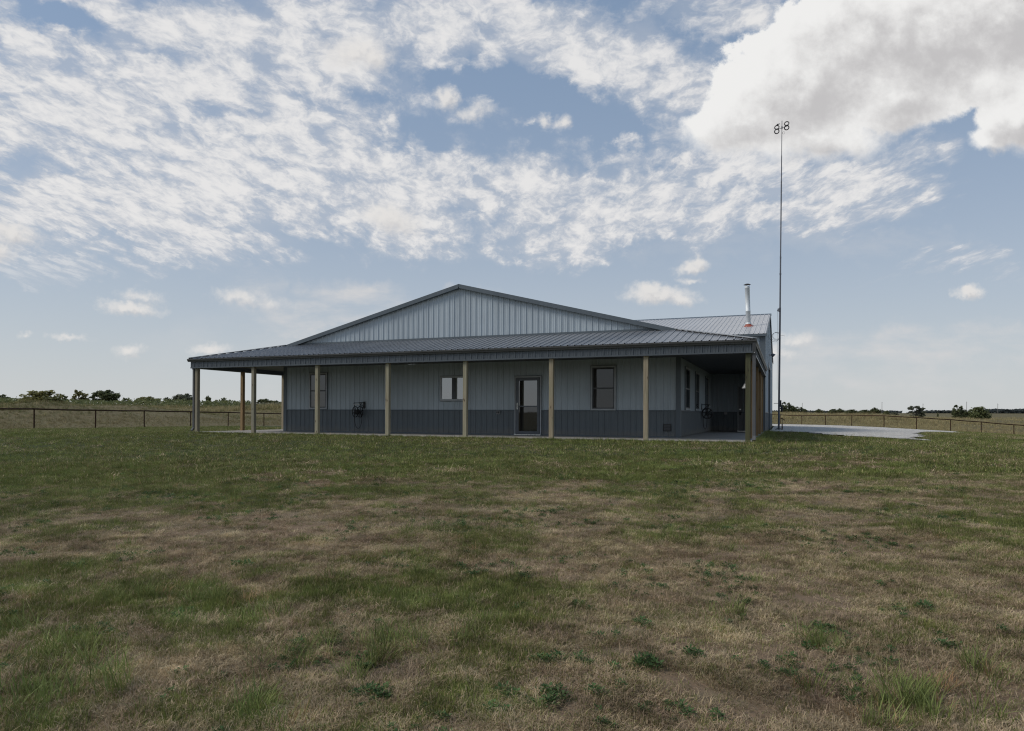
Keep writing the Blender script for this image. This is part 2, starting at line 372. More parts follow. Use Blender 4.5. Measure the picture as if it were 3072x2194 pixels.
M['frame'] = plain('grey window frame', (.34,.36,.375), .45)
M['sash'] = plain('dark sash', (.05,.053,.058), .45)
M['storm'] = plain('slate storm door', (.085,.095,.11), .42)
M['steel_door'] = plain('grey steel door', (.19,.195,.205), .45)
M['chrome'] = plain('brushed metal', (.62,.62,.60), .28, 1.0)
M['galv'] = plain('galvanised steel', (.60,.63,.64), .45, .12, var=.08, scale=6)
M['black'] = plain('black cast metal', (.018,.018,.019), .5)
M['rubber'] = plain('black rubber', (.016,.017,.018), .6)
M['cap'] = plain('sooty cap', (.04,.035,.035), .6)
M['red_boot'] = plain('red silicone boot', (.30,.075,.045), .6)
M['mast'] = plain('grey mast', (.10,.107,.125), .5, .2)
M['rust'] = plain('rusty pipe', (.055,.032,.019), .85, spec=.1, var=.35, scale=9)
M['plastic'] = plain('grey plastic', (.32,.32,.33), .5)
M['lampwhite'] = plain('white enamel', (.28,.28,.275), .35)
M['pole'] = plain('weathered pole', (.13,.12,.11), .85)
def glass(name, refl, tint=(.012,.013,.014), wav=.0):
    mt, q, b = new_mat(name)
    out = [n for n in q.t.nodes if n.type == 'OUTPUT_MATERIAL'][0]
    b.inputs['Base Color'].default_value = tint+(1,); b.inputs['Roughness'].default_value = .3; b.inputs['Specular IOR Level'].default_value = 0.0
    g = q.node('ShaderNodeBsdfGlossy'); g.inputs['Roughness'].default_value = .015; g.inputs['Color'].default_value = (.95,.97,1,1)
    fr = q.node('ShaderNodeFresnel'); fr.inputs[0].default_value = 1.5
    tc = q.node('ShaderNodeTexCoord').outputs['Object']
    bn = q.node('ShaderNodeBump'); bn.inputs['Strength'].default_value = .05; bn.inputs['Distance'].default_value = .02
    q.link(q.noise(tc, 1.3, 2, .5), bn.inputs['Height']); q.link(bn.outputs[0], g.inputs['Normal'])
    mx = q.node('ShaderNodeMixShader'); q.link(q.m('MULTIPLY_ADD', fr.outputs[0], .9, refl, clamp=True), mx.inputs[0])
    q.link(b.outputs[0], mx.inputs[1]); q.link(g.outputs[0], mx.inputs[2]); q.link(mx.outputs[0], out.inputs[0])
    return mt
M['glass'] = glass('window glass', .05)
M['glass_door'] = glass('storm door glass', .15)
M['glass_low'] = glass('low-e glass', .25, (.09,.10,.11))
M['screen'] = glass('glass behind insect screen', .02, (.035,.035,.035))
def wood_mat(name, tint):
    mt, q, b = new_mat(name)
    tc = q.node('ShaderNodeTexCoord').outputs['Object']; oi = q.node('ShaderNodeObjectInfo').outputs['Random']
    off = q.vm('ADD', q.vm('MULTIPLY', tc, (26, 26, 1.1)), q.xyz(q.m('MULTIPLY', oi, 40), 0, q.m('MULTIPLY', oi, 17)))
    g = q.noise(off, 1.0, 8, .65, dist=.6)
    big = q.noise(q.vm('ADD', q.vm('MULTIPLY', tc, (3, 3, .9)), q.xyz(q.m('MULTIPLY', oi, 9), 0, 0)), 1.3, 4, .6)
    c = q.mix(q.ss(g, .28, .72), (.205,.165,.110,1), (.430,.365,.265,1))
    c = q.mix(q.m('MULTIPLY', q.ss(big, .35, .7), .55), c, (.270,.285,.200,1))
    c = q.mix(q.m('MULTIPLY', oi, .35), c, (.27,.195,.12,1))
    vo = q.node('ShaderNodeTexVoronoi'); q.link(q.vm('ADD', q.vm('MULTIPLY', tc, (7, 7, 2.4)), q.xyz(q.m('MULTIPLY', oi, 31), 0, q.m('MULTIPLY', oi, 5))), vo.inputs['Vector']); vo.inputs['Scale'].default_value = 1.0
    c = q.mix(q.ss(vo.outputs['Distance'], .16, .05), c, (.075,.05,.03,1))     # knots
    tn = q.node('ShaderNodeMix', data_type='RGBA', blend_type='MULTIPLY'); tn.inputs[0].default_value = 1.0; q.link(c, tn.inputs[6]); tn.inputs[7].default_value = tint+(1,); c = tn.outputs[2]
    q.link(c, b.inputs['Base Color']); b.inputs['Roughness'].default_value = .8
    bn = q.node('ShaderNodeBump'); bn.inputs['Strength'].default_value = .35; bn.inputs['Distance'].default_value = .006
    q.link(g, bn.inputs['Height']); q.link(bn.outputs[0], b.inputs['Normal'])
    return mt
M['wood'] = wood_mat('treated timber', (.92,.93,.90))
M['wood_green'] = wood_mat('green treated timber', (.21,.25,.165))
M['wood_brown'] = wood_mat('brown treated timber', (.78,.60,.40))
M['wood_grey'] = wood_mat('weathered timber', (.74,.78,.80))

# ------------------------------------------------------------------ house
XR, XL, YW = -2.36, -19.04, 2.72          # house walls
ZC, ZW, YS, XS = 2.742, .917, 13.09, .075  # ceiling, wainscot top, shop front wall, shop right wall
ZF, ZG0, ZG1 = 2.58, 2.833, 2.943          # fascia foot, gutter foot and top
AX, AZ, SLP = -10.654, 5.7225, .2521       # ridge of the main roof
EX, EZ = -2.42, 3.647                      # where the main roof meets the side porch roofs
XLJ = 2*AX-EX
FX0, FX1, FY = -21.39, .12, -.12           # outer face of the fascia
EAVE = 2.952
house = tag(empty('house', (-10.6, YW, 0)), 'long low metal house with pale gable, slate wainscot and a timber-post porch wrapped around it', 'house')
HP = Vector(house.location)
def hb(mb, name, mat, parent=None, **k):
    """build in world coordinates under the house (or one of its parts)"""
    o = mb.build(name, mat, house if parent is None else parent, **k)
    if parent is None: o.location = -HP
    return o
# concrete slab (porch floor and threshold)
sl = MB(); sl.box(-21.45, .09, -.22, YS, -.35, 0.0)
hb(sl, 'porch_slab', M['concrete'])
# front wall: pale siding above, slate below
w = MB(); X,Y,Z = Vector((1,0,0)), Vector((0,1,0)), Vector((0,0,1))
w.ribbed((0,YW,0), X, Z, -Y, XL, XR, lambda u: ZW, lambda u: ZC-.003, phase=.05)
hb(w, 'front_wall', M['siding'])
w = MB(); rake = lambda u: AZ-.10-SLP*abs(u-AX)
w.ribbed((0,YW-.02,0), X, Z, -Y, XLJ+.2, EX-.2, lambda u: 3.55, rake, phase=.05, extra=(AX,))
hb(w, 'gable_wall', M['siding'])
hb(MB().ribbed((0,YW,0), X, Z, -Y, XL, XR, lambda u: 0.02, lambda u: ZW, phase=.05), 'wainscot', M['wainscot'])
hb(MB().ribbed((XR,0,0), Y, Z, X, YW, YS, lambda u: 0.02, lambda u: ZW, phase=.1), 'wainscot', M['wainscot'])
hb(MB().ribbed((XL,0,0), -Y, Z, -X, -YS, -YW, lambda u: 0.02, lambda u: ZW, phase=.1), 'wainscot', M['wainscot'])
hb(MB().ribbed((XR,0,0), Y, Z, X, YW, YS, lambda u: ZW, lambda u: ZC-.003, phase=.1), 'side_wall', M['siding'])
hb(MB().ribbed((XL,0,0), -Y, Z, -X, -YS, -YW, lambda u: ZW, lambda u: ZC-.003, phase=.1), 'side_wall', M['siding'])
hb(MB().box(XL,XR,YW-.040,YW+.01,ZW-.018,ZW+.018), 'wainscot_cap', M['trim'])
hb(MB().box(XR-.01,XR+.040,YW,YS,ZW-.018,ZW+.018), 'wainscot_cap', M['trim']); hb(MB().box(XL-.040,XL+.01,YW,YS,ZW-.018,ZW+.018), 'wainscot_cap', M['trim'])
for x0,x1 in ((XR-.115,XR+.046),(XL-.046,XL+.115)): hb(MB().box(x0,x1,YW-.046,YW+.115,0.0,ZC-.002), 'corner_trim', M['trim'])
w = MB(); w.box(XL+.12,XR-.12,YW-.026,YW+.02,-.0,.035); hb(w, 'base_trim', M['trim'])
# porch ceiling
w = MB()
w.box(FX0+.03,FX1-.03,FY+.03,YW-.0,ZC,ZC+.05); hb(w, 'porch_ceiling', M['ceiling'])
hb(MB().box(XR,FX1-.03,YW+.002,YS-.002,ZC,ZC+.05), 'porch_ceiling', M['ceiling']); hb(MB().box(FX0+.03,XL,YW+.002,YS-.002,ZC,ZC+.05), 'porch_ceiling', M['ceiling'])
# fascia: solid header faced with ribbed sheet
w = MB()
w.box(FX0+.02,FX1-.02,FY+.02,.08,ZF,ZG1-.03)
w.ribbed((0,FY+.004,0), X, Z, -Y, FX0, FX1, lambda u: ZF+.03, lambda u: ZG0+.05, phase=.05, h=.022); w.box(FX0-.004,FX1+.004,FY-.026,FY+.03,ZF-.012,ZF+.03); hb(w, 'fascia', M['fascia'])
w = MB(); w.box(-.08,FX1-.02,.083,YS+.0,ZF,ZG1-.03); w.ribbed((FX1-.004,0,0), Y, Z, X, FY, YS-.02, lambda u: ZF+.03, lambda u: ZG0+.05, phase=.1, h=.022); w.box(FX1-.03,FX1+.022,FY+.032,YS-.02,ZF-.012,ZF+.03); hb(w, 'fascia', M['fascia'])
w = MB(); w.box(FX0+.02,FX0+.22,.083,YS,ZF,ZG1-.03); w.ribbed((FX0+.004,0,0), -Y, Z, -X, -YS+.02, -FY, lambda u: ZF+.03, lambda u: ZG0+.05, phase=.1, h=.022); w.box(FX0-.022,FX0+.03,FY+.032,YS-.02,ZF-.012,ZF+.03); hb(w, 'fascia', M['fascia'])
w = MB(); w.box(FX1+.023,FX1+.040,FY-.02,YS-.3,ZF-.018,ZF+.010); hb(w, 'fascia_drip_edge', M['white_trim'])
# gutters
prof = [(0,ZG0),(-.060,ZG0),(-.074,ZG0+.035),(-.100,ZG0+.070),(-.106,ZG1),(0,ZG1)]
w = MB(); w.prism([(FY+y,z) for y,z in prof], FX0-.106, FX1+.106, 'x')
for i in range(18):
    x = FX0+.6+i*1.21; w.prism([(FY+y*1.03-.001,z+.001) for y,z in prof[1:5]]+[(FY-.05,ZG1-.01)], x, x+.018, 'x')
hb(w, 'gutter', M['gutter'])
w = MB(); w.prism([(FX1-y,z) for y,z in prof[::-1]], FY+.002, YS+.02, 'y')
hb(w, 'gutter', M['gutter'])
w = MB(); w.prism([(FX0+y,z) for y,z in prof], FY+.002, YS, 'y')
hb(w, 'gutter', M['gutter'])
def bar(mb, p0, p1, wd, th, up=(0,0,1)):
    p0, p1 = Vector(p0), Vector(p1); t = (p1-p0).normalized(); s_ = t.cross(Vector(up)).normalized(); n = s_.cross(t).normalized()
    vs = [p+s_*a*wd/2+n*b*th/2 for p in (p0,p1) for a,b in ((-1,-1),(1,-1),(1,1),(-1,1))]
    mb.add(vs, [(0,1,2,3)[::-1],(4,5,6,7),(0,1,5,4),(1,2,6,5),(2,3,7,6),(3,0,4,7)]); return mb
# downspouts at both front corners
w = MB()
def dspout(w, x, y0, zb):
    w.bevbox(x-.048,x+.048,y0+.0,y0+.075,.16,ZG0-.30,.012); bar(w,(x,y0-.06,ZG0+.02),(x,y0+.037,ZG0-.31),.09,.07,(0,1,0)); bar(w,(x,y0+.037,.17),(x,y0-.06,.04),.09,.07,(0,1,0))
    return w
M['spout'] = plain('grey downspout', (.105,.107,.112), .75, spec=.15)
hb(dspout(MB(), FX1+.03, -.10, 0), 'downspout', M['spout'])
hb(dspout(MB(), FX0-.03, .03, 0), 'downspout', M['spout'])
# porch roof: front slope and two side slopes meeting at hips
EO = .215                                     # eave overhang beyond the fascia
ex1, ex0, ey = FX1+.08, FX0-.08, FY-.08
sF = (EZ-EAVE)/((YW-.15)-ey); sS = (EZ-EAVE)/(ex1-EX)
def slope_vec(d, s_): return (Vector(d)+Vector((0,0,s_)))
w = MB()
vF = slope_vec((0,1,0), sF); nF = X.cross(vF).normalized()
full = (YW-.005)-ey
hipF = lambda u: min(full, max(0,(ex1-u))*((YW-.15-ey)/(ex1-EX)), max(0,(u-ex0))*((YW-.15-ey)/(XLJ-ex0)))
w.ribbed((0,ey,EAVE), X, vF, nF, ex0, ex1, lambda u: 0.0, hipF, phase=.05, h=.024, w2=.024, extra=(EX,XLJ))
hb(w, 'porch_roof', M['roof'])
w = MB(); vS = slope_vec((-1,0,0), sS); nS = Y.cross(vS).normalized()
hipS = lambda u: min(ex1-EX, max(0,(u-ey))*((ex1-EX)/(YW-.15-ey)))
w.ribbed((ex1,0,EAVE), Y, vS, nS, ey, YS-.002, lambda u: 0.0, hipS, phase=.1, h=.024, w2=.024, extra=(YW-.15,))
hb(w, 'porch_roof', M['roof'])
w = MB(); vS2 = slope_vec((1,0,0), (EZ-EAVE)/(XLJ-ex0)); nS2 = (-Y).cross(vS2).normalized()
hipS2 = lambda u: min(XLJ-ex0, max(0,(-u-ey))*((XLJ-ex0)/(YW-.15-ey)))
w.ribbed((ex0,0,EAVE), -Y, vS2, nS2, -YS, -ey, lambda u: 0.0, hipS2, phase=.1, h=.024, w2=.024, extra=(-(YW-.15),))
hb(w, 'porch_roof', M['roof'])
M['hip'] = sheet_metal('light hip cap', (.30,.31,.32), .38)
for xa, xb in ((ex1-.02, EX), (ex0+.02, XLJ)):
    w = bar(MB(), (xa, ey+.02, EAVE+.035), (xb, YW-.15, EZ+.04), .20, .022)
    hb(w, 'hip_cap', M['hip'])
w = MB(); w.box(XLJ+.3,EX-.3,YW-.075,YW-.012,3.655,3.745); hb(w, 'roof_flashing', M['trim'])
# main roof
YB = 18.0
w = MB()
for sgn in (1,-1):
    vR = slope_vec((-sgn,0,0), SLP); ud = Y if sgn > 0 else -Y
    nR = ud.cross(vR).normalized()
    xe = EX if sgn > 0 else XLJ
    u0_, u1_ = (YW-.15, YB) if sgn > 0 else (-YB, -(YW-.15))
    w.ribbed((xe,0,EZ), ud, vR, nR, u0_, u1_, lambda u: 0.0, lambda u: abs(AX-xe), phase=.1, h=.024, w2=.024)
hb(w, 'main_roof', M['roof'])
w = MB()
for xe in (EX-.0, XLJ+.0):
    w = MB()
    bar(w, (xe,YW-.16,EZ-.045), (AX,YW-.16,AZ-.045), .05, .150)
    bar(w, (xe,YW-.075,EZ-.100), (AX,YW-.075,AZ-.100), .13, .03)
    hb(w, 'rake_trim', M['trim'])
w = MB(); w.prism([(AX-.22,AZ-.03),(AX,AZ+.035),(AX+.22,AZ-.03),(AX+.2,AZ-.045),(AX,AZ+.01),(AX-.2,AZ-.045)], YW-.17, YB, 'y'); hb(w, 'ridge_cap', M['trim'])
# posts
PX = [0.0506-.07, -2.912-.07, -5.962-.07, -9.043-.07, -12.104-.07, -15.164-.07, -18.182-.07, -21.086-.07]
spots = [(x, 0.0) for x in PX]+[(-.02, 3.05), (-.02, 6.1), (-.02, 9.15), (-.02, 12.2), (-21.30, 2.64), (-21.30, 5.29), (-21.30, 8.1), (-21.30, 10.8)]
for i, (x, y) in enumerate(spots):
    wm = {0: 'wood_green', 7: 'wood_grey', 6: 'wood_grey', 12: 'wood_brown'}.get(i, 'wood_brown' if 8 <= i <= 11 else 'wood')
    p = MB().bevbox(-.07,.07,-.07,.07,-.04,ZF+.02).build('post', M[wm], house)
    p.location = Vector((x,y,0))-HP
    p.rotation_euler.z = 0
# vertical plank screen closing the rear half of the right porch bay
w = MB()
for k in range(14):
    y0 = 10.85+k*.146; d_ = random.uniform(0, .008)
    w.box(-.035-d_, .012-d_, y0, y0+.138, .02, ZF+.01)
w.box(-.075,-.04,10.85,12.9,.5,.58); w.box(-.075,-.04,10.85,12.9,2.1,2.18)
hb(w, 'plank_screen', M['wood_brown'])
# windows and doors ------------------------------------------------
def frame_ring(x0,x1,z0,z1,wd,y0,y1):
    return MB().box(x0,x1,y0,y1,z1-wd,z1).box(x0,x1,y0,y1,z0,z0+wd).box(x0,x0+wd,y0,y1,z0+wd,z1-wd).box(x1-wd,x1,y0,y1,z0+wd,z1-wd)
def double_hung(name, wd, ht, mid, loc, rz, glass_mat, low_mat):
    """unit in local coordinates: wall plane at y=0, facing -y, lower left corner at the origin"""
    r = MB().box(0,wd,-.024,.02,0,ht).build(name, M['sash'], house); r.location = Vector(loc)-HP; r.rotation_euler.z = rz
    frame_ring(-.035,wd+.035,-.035,ht+.04,.055,-.052,-.0).build('frame', M['frame'], r)
    frame_ring(-.052,wd+.052,-.052,ht+.057,.016,-.040,-.001).build('outer_trim', M['trim'], r)
    s_ = frame_ring(.025,wd-.025,mid-.02,ht-.02,.035,-.032,-.025); s_.box(.025,wd-.025,-.040,-.025,mid-.035,mid+.015)
    for x0,x1 in ((.025,.06),(wd-.06,wd-.025)): s_.box(x0,x1,-.036,-.025,.02,mid-.036)
    s_.box(.06,wd-.06,-.036,-.025,.02,.06)
    s_.build('sash', M['sash'], r)
    MB().box(.061,wd-.061,-.029,-.0245,mid+.016,ht-.056).build('pane', glass_mat, r)
    MB().box(.061,wd-.061,-.029,-.0245,.061,mid-.036).build('pane', low_mat, r)
    return r
double_hung('window', .84, 1.44, .74, (-17.685,YW-.02,.99), 0, M['glass'], M['glass'])
double_hung('window', .84, 1.50, .755, (-5.42,YW-.02,.957), 0, M['screen'], M['screen'])
for y0, y1 in ((3.85,5.0),(6.8,7.95),(10.45,11.6)):
    double_hung('window', y1-y0, 1.46, .74, (XR+.02,y0,.985), math.radians(90), M['glass'], M['glass'])
# horizontal slider
sx, sw = -11.46, 1.10
r = MB().box(0,sw,-.024,.02,0,.90).build('slider_window', M['sash'], house); r.location = Vector((sx,YW-.02,1.305))-HP
frame_ring(-.03,sw+.03,-.03,.93,.07,-.055,0).build('frame', M['frame'], r)
frame_ring(-.046,sw+.046,-.046,.946,.016,-.042,-.001).build('outer_trim', M['trim'], r)
for a, b in ((.04,.475),(.585,sw-.04)):  # pale panes and the dark gap between them stand in for a reflection
    MB().box(a,b,-.032,-.0245,.04,.86).build('pane', M['glass_low'], r)
# storm door
dw, dh = .975, 2.13
r = MB().box(0,dw,-.03,.02,.03,dh).build('storm_door', M['storm'], house); r.location = Vector((-8.33,YW-.02,0))-HP
f_ = MB().box(-.035,dw+.035,-.06,0,dh,dh+.05).box(-.035,0,-.06,0,0,dh).box(dw,dw+.035,-.06,0,0,dh); f_.build('door_frame', M['frame'], r)
MB().box(-.055,dw+.055,-.045,-.001,dh+.052,dh+.072).build('head_trim', M['trim'], r)
MB().box(-.035,dw+.035,-.12,0.0,.002,.03).build('threshold', M['chrome'], r)
s_ = frame_ring(.03,dw-.03,.05,dh-.02,.095,-.05,-.031); s_.box(.125,dw-.125,-.046,-.031,1.045,1.085); s_.build('stile_frame', M['storm'], r)
MB().box(.126,dw-.126,-.038,-.0305,1.086,dh-.116).build('pane', M['glass_door'], r)
MB().box(.126,dw-.126,-.038,-.0305,.146,1.044).build('pane', M['glass'], r)
h_ = MB().box(.055,.085,-.062,-.050,.95,1.19); h_.tube([(.07,-.06,1.08),(.07,-.10,1.08),(.16,-.105,1.08)], .011, 8); h_.tube([(.07,-.062,1.15),(.07,-.085,1.15)], .014, 8)
h_.build('handle', M['chrome'], r)
# outlets and vent
def outlet(loc, rz=0):
    o = MB().box(-.075,.075,-.045,.0,-.06,.06).build('outlet_box', M['plastic'], house); o.location = Vector(loc)-HP; o.rotation_euler.z = rz
    c = MB().box(-.062,-.006,-.052,-.0455,-.045,.045).box(.006,.062,-.052,-.0455,-.045,.045).build('socket_cover', M['black'], o)
    return o
outlet((-9.045,YW-.02,.834))
o = MB().box(-.125,.125,-.05,0,-.125,.125).build('wall_vent', M['black'], house); o.location = Vector((-2.76,YW-.02,.337))-HP
v_ = MB()
for k in range(4): v_.box(-.105,.105,-.062,-.0505,-.095+k*.052,-.065+k*.052)
v_.build('louvre', M['sash'], o)

# ------------------------------------------------------------------ workshop behind the house
YR2, ZE2, YRG, ZR2 = 31.68, 4.625, 22.39, 6.785
XSL = -16.2
shop = tag(empty('workshop', (-8.0, YS, 0)), 'taller metal workshop behind the porch, with chimney pipe and big side doorway', 'workshop')
SP = Vector(shop.location)
def sb(mb, name, mat, parent=None, **k):
    o = mb.build(name, mat, shop if parent is None else parent, **k)
    if parent is None: o.location = -SP
    return o
gz = lambda y: ZE2-.06+(ZR2-ZE2)*(1-abs(y-YRG)/(YRG-YS))
DY0, DY1, DZ = 19.70, 24.55, 3.62
w = MB(); w.ribbed((0,YS,0), X, Z, -Y, XSL, XS, lambda u: ZW, lambda u: ZE2, phase=.05); sb(w, 'front_wall', M['siding'])
w = MB(); w.ribbed((XS,0,0), Y, Z, X, YS, DY0, lambda u: ZW, gz, phase=.1); w.ribbed((XS,0,0), Y, Z, X, DY1, YR2, lambda u: ZW, gz, phase=.1)
w.ribbed((XS,0,0), Y, Z, X, DY0, DY1, lambda u: DZ, gz, phase=.1, extra=(YRG,)); sb(w, 'gable_wall', M['siding'])
sb(MB().ribbed((0,YS,0), X, Z, -Y, XSL, XS, lambda u: .02, lambda u: ZW, phase=.05), 'wainscot', M['wainscot'])
sb(MB().ribbed((XS,0,0), Y, Z, X, YS, DY0, lambda u: -.10, lambda u: ZW, phase=.1), 'wainscot', M['wainscot']); sb(MB().ribbed((XS,0,0), Y, Z, X, DY1, YR2, lambda u: -.10, lambda u: ZW, phase=.1), 'wainscot', M['wainscot'])
w = MB(); w.ribbed((XSL,0,0), -Y, Z, -X, -YR2, -YS, lambda u: -.1, lambda u: gz(-u), phase=.1, extra=(-YRG,)); sb(w, 'rear_gable_wall', M['siding']); w = MB(); w.ribbed((0,YR2,0), -X, Z, Y, -XS, -XSL, lambda u: -.1, lambda u: ZE2, phase=.05)
sb(w, 'rear_wall', M['siding'])
for bx in ((XS-.01,XS+.040,YS+.13,DY0-.11), (XS-.01,XS+.040,DY1+.11,YR2-.1), (XR,XS-.2,YS-.040,YS+.01)): sb(MB().box(*bx,ZW-.018,ZW+.018), 'wainscot_cap', M['trim'])
sb(MB().box(XS-.20,XS+.046,YS-.046,YS+.125,-.12,ZE2-.01), 'corner_trim', M['trim']); sb(MB().box(XS-.1,XS+.046,YR2-.12,YR2+.03,-.2,ZE2-.02), 'corner_trim', M['trim'])
g_ = MB().box(XS-.10,XS-.06,DY0+.1,DY1-.1,-.08,DZ-.05)
for k in range(1,5): g_.box(XS-.058,XS-.050,DY0+.1,DY1-.1,k*.72-.012,k*.72+.012)
gd = sb(g_, 'garage_door', M['wainscot'])
f_ = MB().box(XS-.10,XS+.045,DY0-.10,DY0+.1,-.1,DZ+.1).box(XS-.10,XS+.045,DY1-.1,DY1+.10,-.1,DZ+.1).box(XS-.10,XS+.045,DY0+.1,DY1-.1,DZ-.05,DZ+.1)
sb(f_, 'door_trim', M['trim'])
sl2 = (ZR2-ZE2)/(YRG-YS); oh = .16
w = MB()
v1 = slope_vec((0,1,0), sl2); n1 = X.cross(v1).normalized()
w.ribbed((0,YS-oh,ZE2-oh*sl2), X, v1, n1, XSL-.1, XS+.10, lambda u: 0.0, lambda u: YRG-YS+oh, phase=.05, h=.024, w2=.024)
v2 = slope_vec((0,-1,0), sl2); n2 = (-X).cross(v2).normalized()
w.ribbed((0,YR2+oh,ZE2-oh*sl2), -X, v2, n2, -(XS+.10), -(XSL-.1), lambda u: 0.0, lambda u: YR2-YRG+oh, phase=.05, h=.024, w2=.024)
M['roof_shop'] = sheet_metal('workshop roof', (.45,.445,.44), .30, .10)
sb(w, 'roof', M['roof_shop'])
w = MB(); w.prism([(YRG-.22,ZR2-.045),(YRG,ZR2+.045),(YRG+.22,ZR2-.045),(YRG+.2,ZR2-.06),(YRG,ZR2+.02),(YRG-.2,ZR2-.06)], XSL-.12, XS+.13, 'x'); sb(w, 'ridge_cap', M['trim'])
w = MB()
for a, b in (((XS+.085,YS-oh-.01,ZE2-oh*sl2-.05),(XS+.085,YRG,ZR2-.05)), ((XS+.085,YR2+oh,ZE2-oh*sl2-.05),(XS+.085,YRG,ZR2-.05))): bar(w, a, b, .04, .12)
w.box(XSL-.1,XS+.105,YS-oh-.02,YS-oh+.02,ZE2-oh*sl2-.125,ZE2-oh*sl2-.006)
sb(w, 'roof_trim', M['trim'])
# side door of the porch
r = MB().box(0,.93,-.02,.03,.03,2.10).build('steel_door', M['steel_door'], shop); r.location = Vector((-1.07,YS-.0,0))-SP
MB().box(-.05,.98,-.055,-.0,2.10,2.16).box(-.05,0,-.055,0,0,2.10).box(.93,.98,-.055,0,0,2.10).build('door_frame', M['frame'], r)
MB().box(-.05,.98,-.06,0,.002,.03).build('threshold', M['chrome'], r)
k_ = MB(); k_.tube([(.075,-.02,1.05),(.075,-.055,1.05)], .03, 12); k_.build('deadbolt', M['chrome'], r)
k_ = MB().box(.035,.115,-.04,-.0205,.78,.93); k_.tube([(.075,-.04,.89),(.075,-.085,.89),(.16,-.09,.885)], .013, 8); k_.build('handle', M['black'], r)
o = MB().box(-.07,.07,-.045,0,-.055,.055).build('outlet_box', M['plastic'], shop); o.location = Vector((-1.66,YS-.02,.86))-SP
# little white shade hanging off the inner face of the corner post, seen against the steel door
lamp = MB(); lamp.lathe((0,0,0), [(.030,.10),(.055,.05),(.095,-.02),(.10,-.045),(.094,-.045),(.03,.08)], 20); lamp.tube([(0,0,.09),(.0,0,.16),(.13,0,.17)], .008, 6)
lo = lamp.build('hanging_lamp_shade', M['lampwhite'], house, smooth=True); lo.location = Vector((-.115,.35,1.60))-HP
# flood light on the gable wall
fl = MB().box(0,.05,-.06,.06,-.06,.06).build('flood_light', M['plastic'], shop); fl.location = Vector((XS+.02,22.5,4.36))-SP
a_l = MB(); a_l.tube([(.05,0,0),(.16,0,.03)], .02, 8); a_l.build('arm', M['mast'], fl)
hd = MB(); hd.tube([(.13,0,.08),(.17,0,.03),(.25,0,-.05)], [.05,.09,.13], 14); hd.build('lamp_head', M['mast'], fl)
ln = MB(); ln.tube([(.25,0,-.05),(.262,0,-.062)], [.118,.118], 14); ln.build('lens', M['lampwhite'], fl)
# stove pipe
cx, cyy, cz = -.793, 16.327, 5.377
sp = tag_parent = MB(); sp.lathe((0,0,0), [(.118,-.35),(.118,.755),(.124,.76),(.124,.80),(.118,.805),(.118,1.97),(.125,1.975),(.125,2.01),(.118,2.015),(.118,2.06),(.095,2.06),(.095,1.9)], 28)
pipe = sp.build('stove_pipe', M['galv'], shop, smooth=False); pipe.location = Vector((cx,cyy,cz))-SP; pipe.rotation_euler = (math.radians(.6), math.radians(-1.9), 0)
for pl in pipe.data.polygons: pl.use_smooth = True
bt = MB(); bt.lathe((0,0,0), [(.30,-.055),(.31,-.02),(.26,.02),(.17,.07),(.135,.13),(.119,.14)], 28); b_o = bt.build('roof_boot', M['red_boot'], pipe, smooth=True); b_o.rotation_euler = (math.atan(sl2)*.75,0,0); b_o.location = (0,0,-.02)
bt2 = MB().lathe((0,0,0), [(.155,.10),(.155,.125),(.119,.185)], 24).build('storm_collar', M['galv'], pipe, smooth=True)
cp = MB(); cp.lathe((0,0,0), [(.0,2.20),(.08,2.195),(.175,2.155),(.18,2.145),(.0,2.15)], 28)
for k in range(3): cp.tube([(.1*math.cos(k*2.1),.1*math.sin(k*2.1),2.0),(.11*math.cos(k*2.1),.11*math.sin(k*2.1),2.16)], .009, 6)
cp.build('rain_cap', M['cap'], pipe, smooth=False)

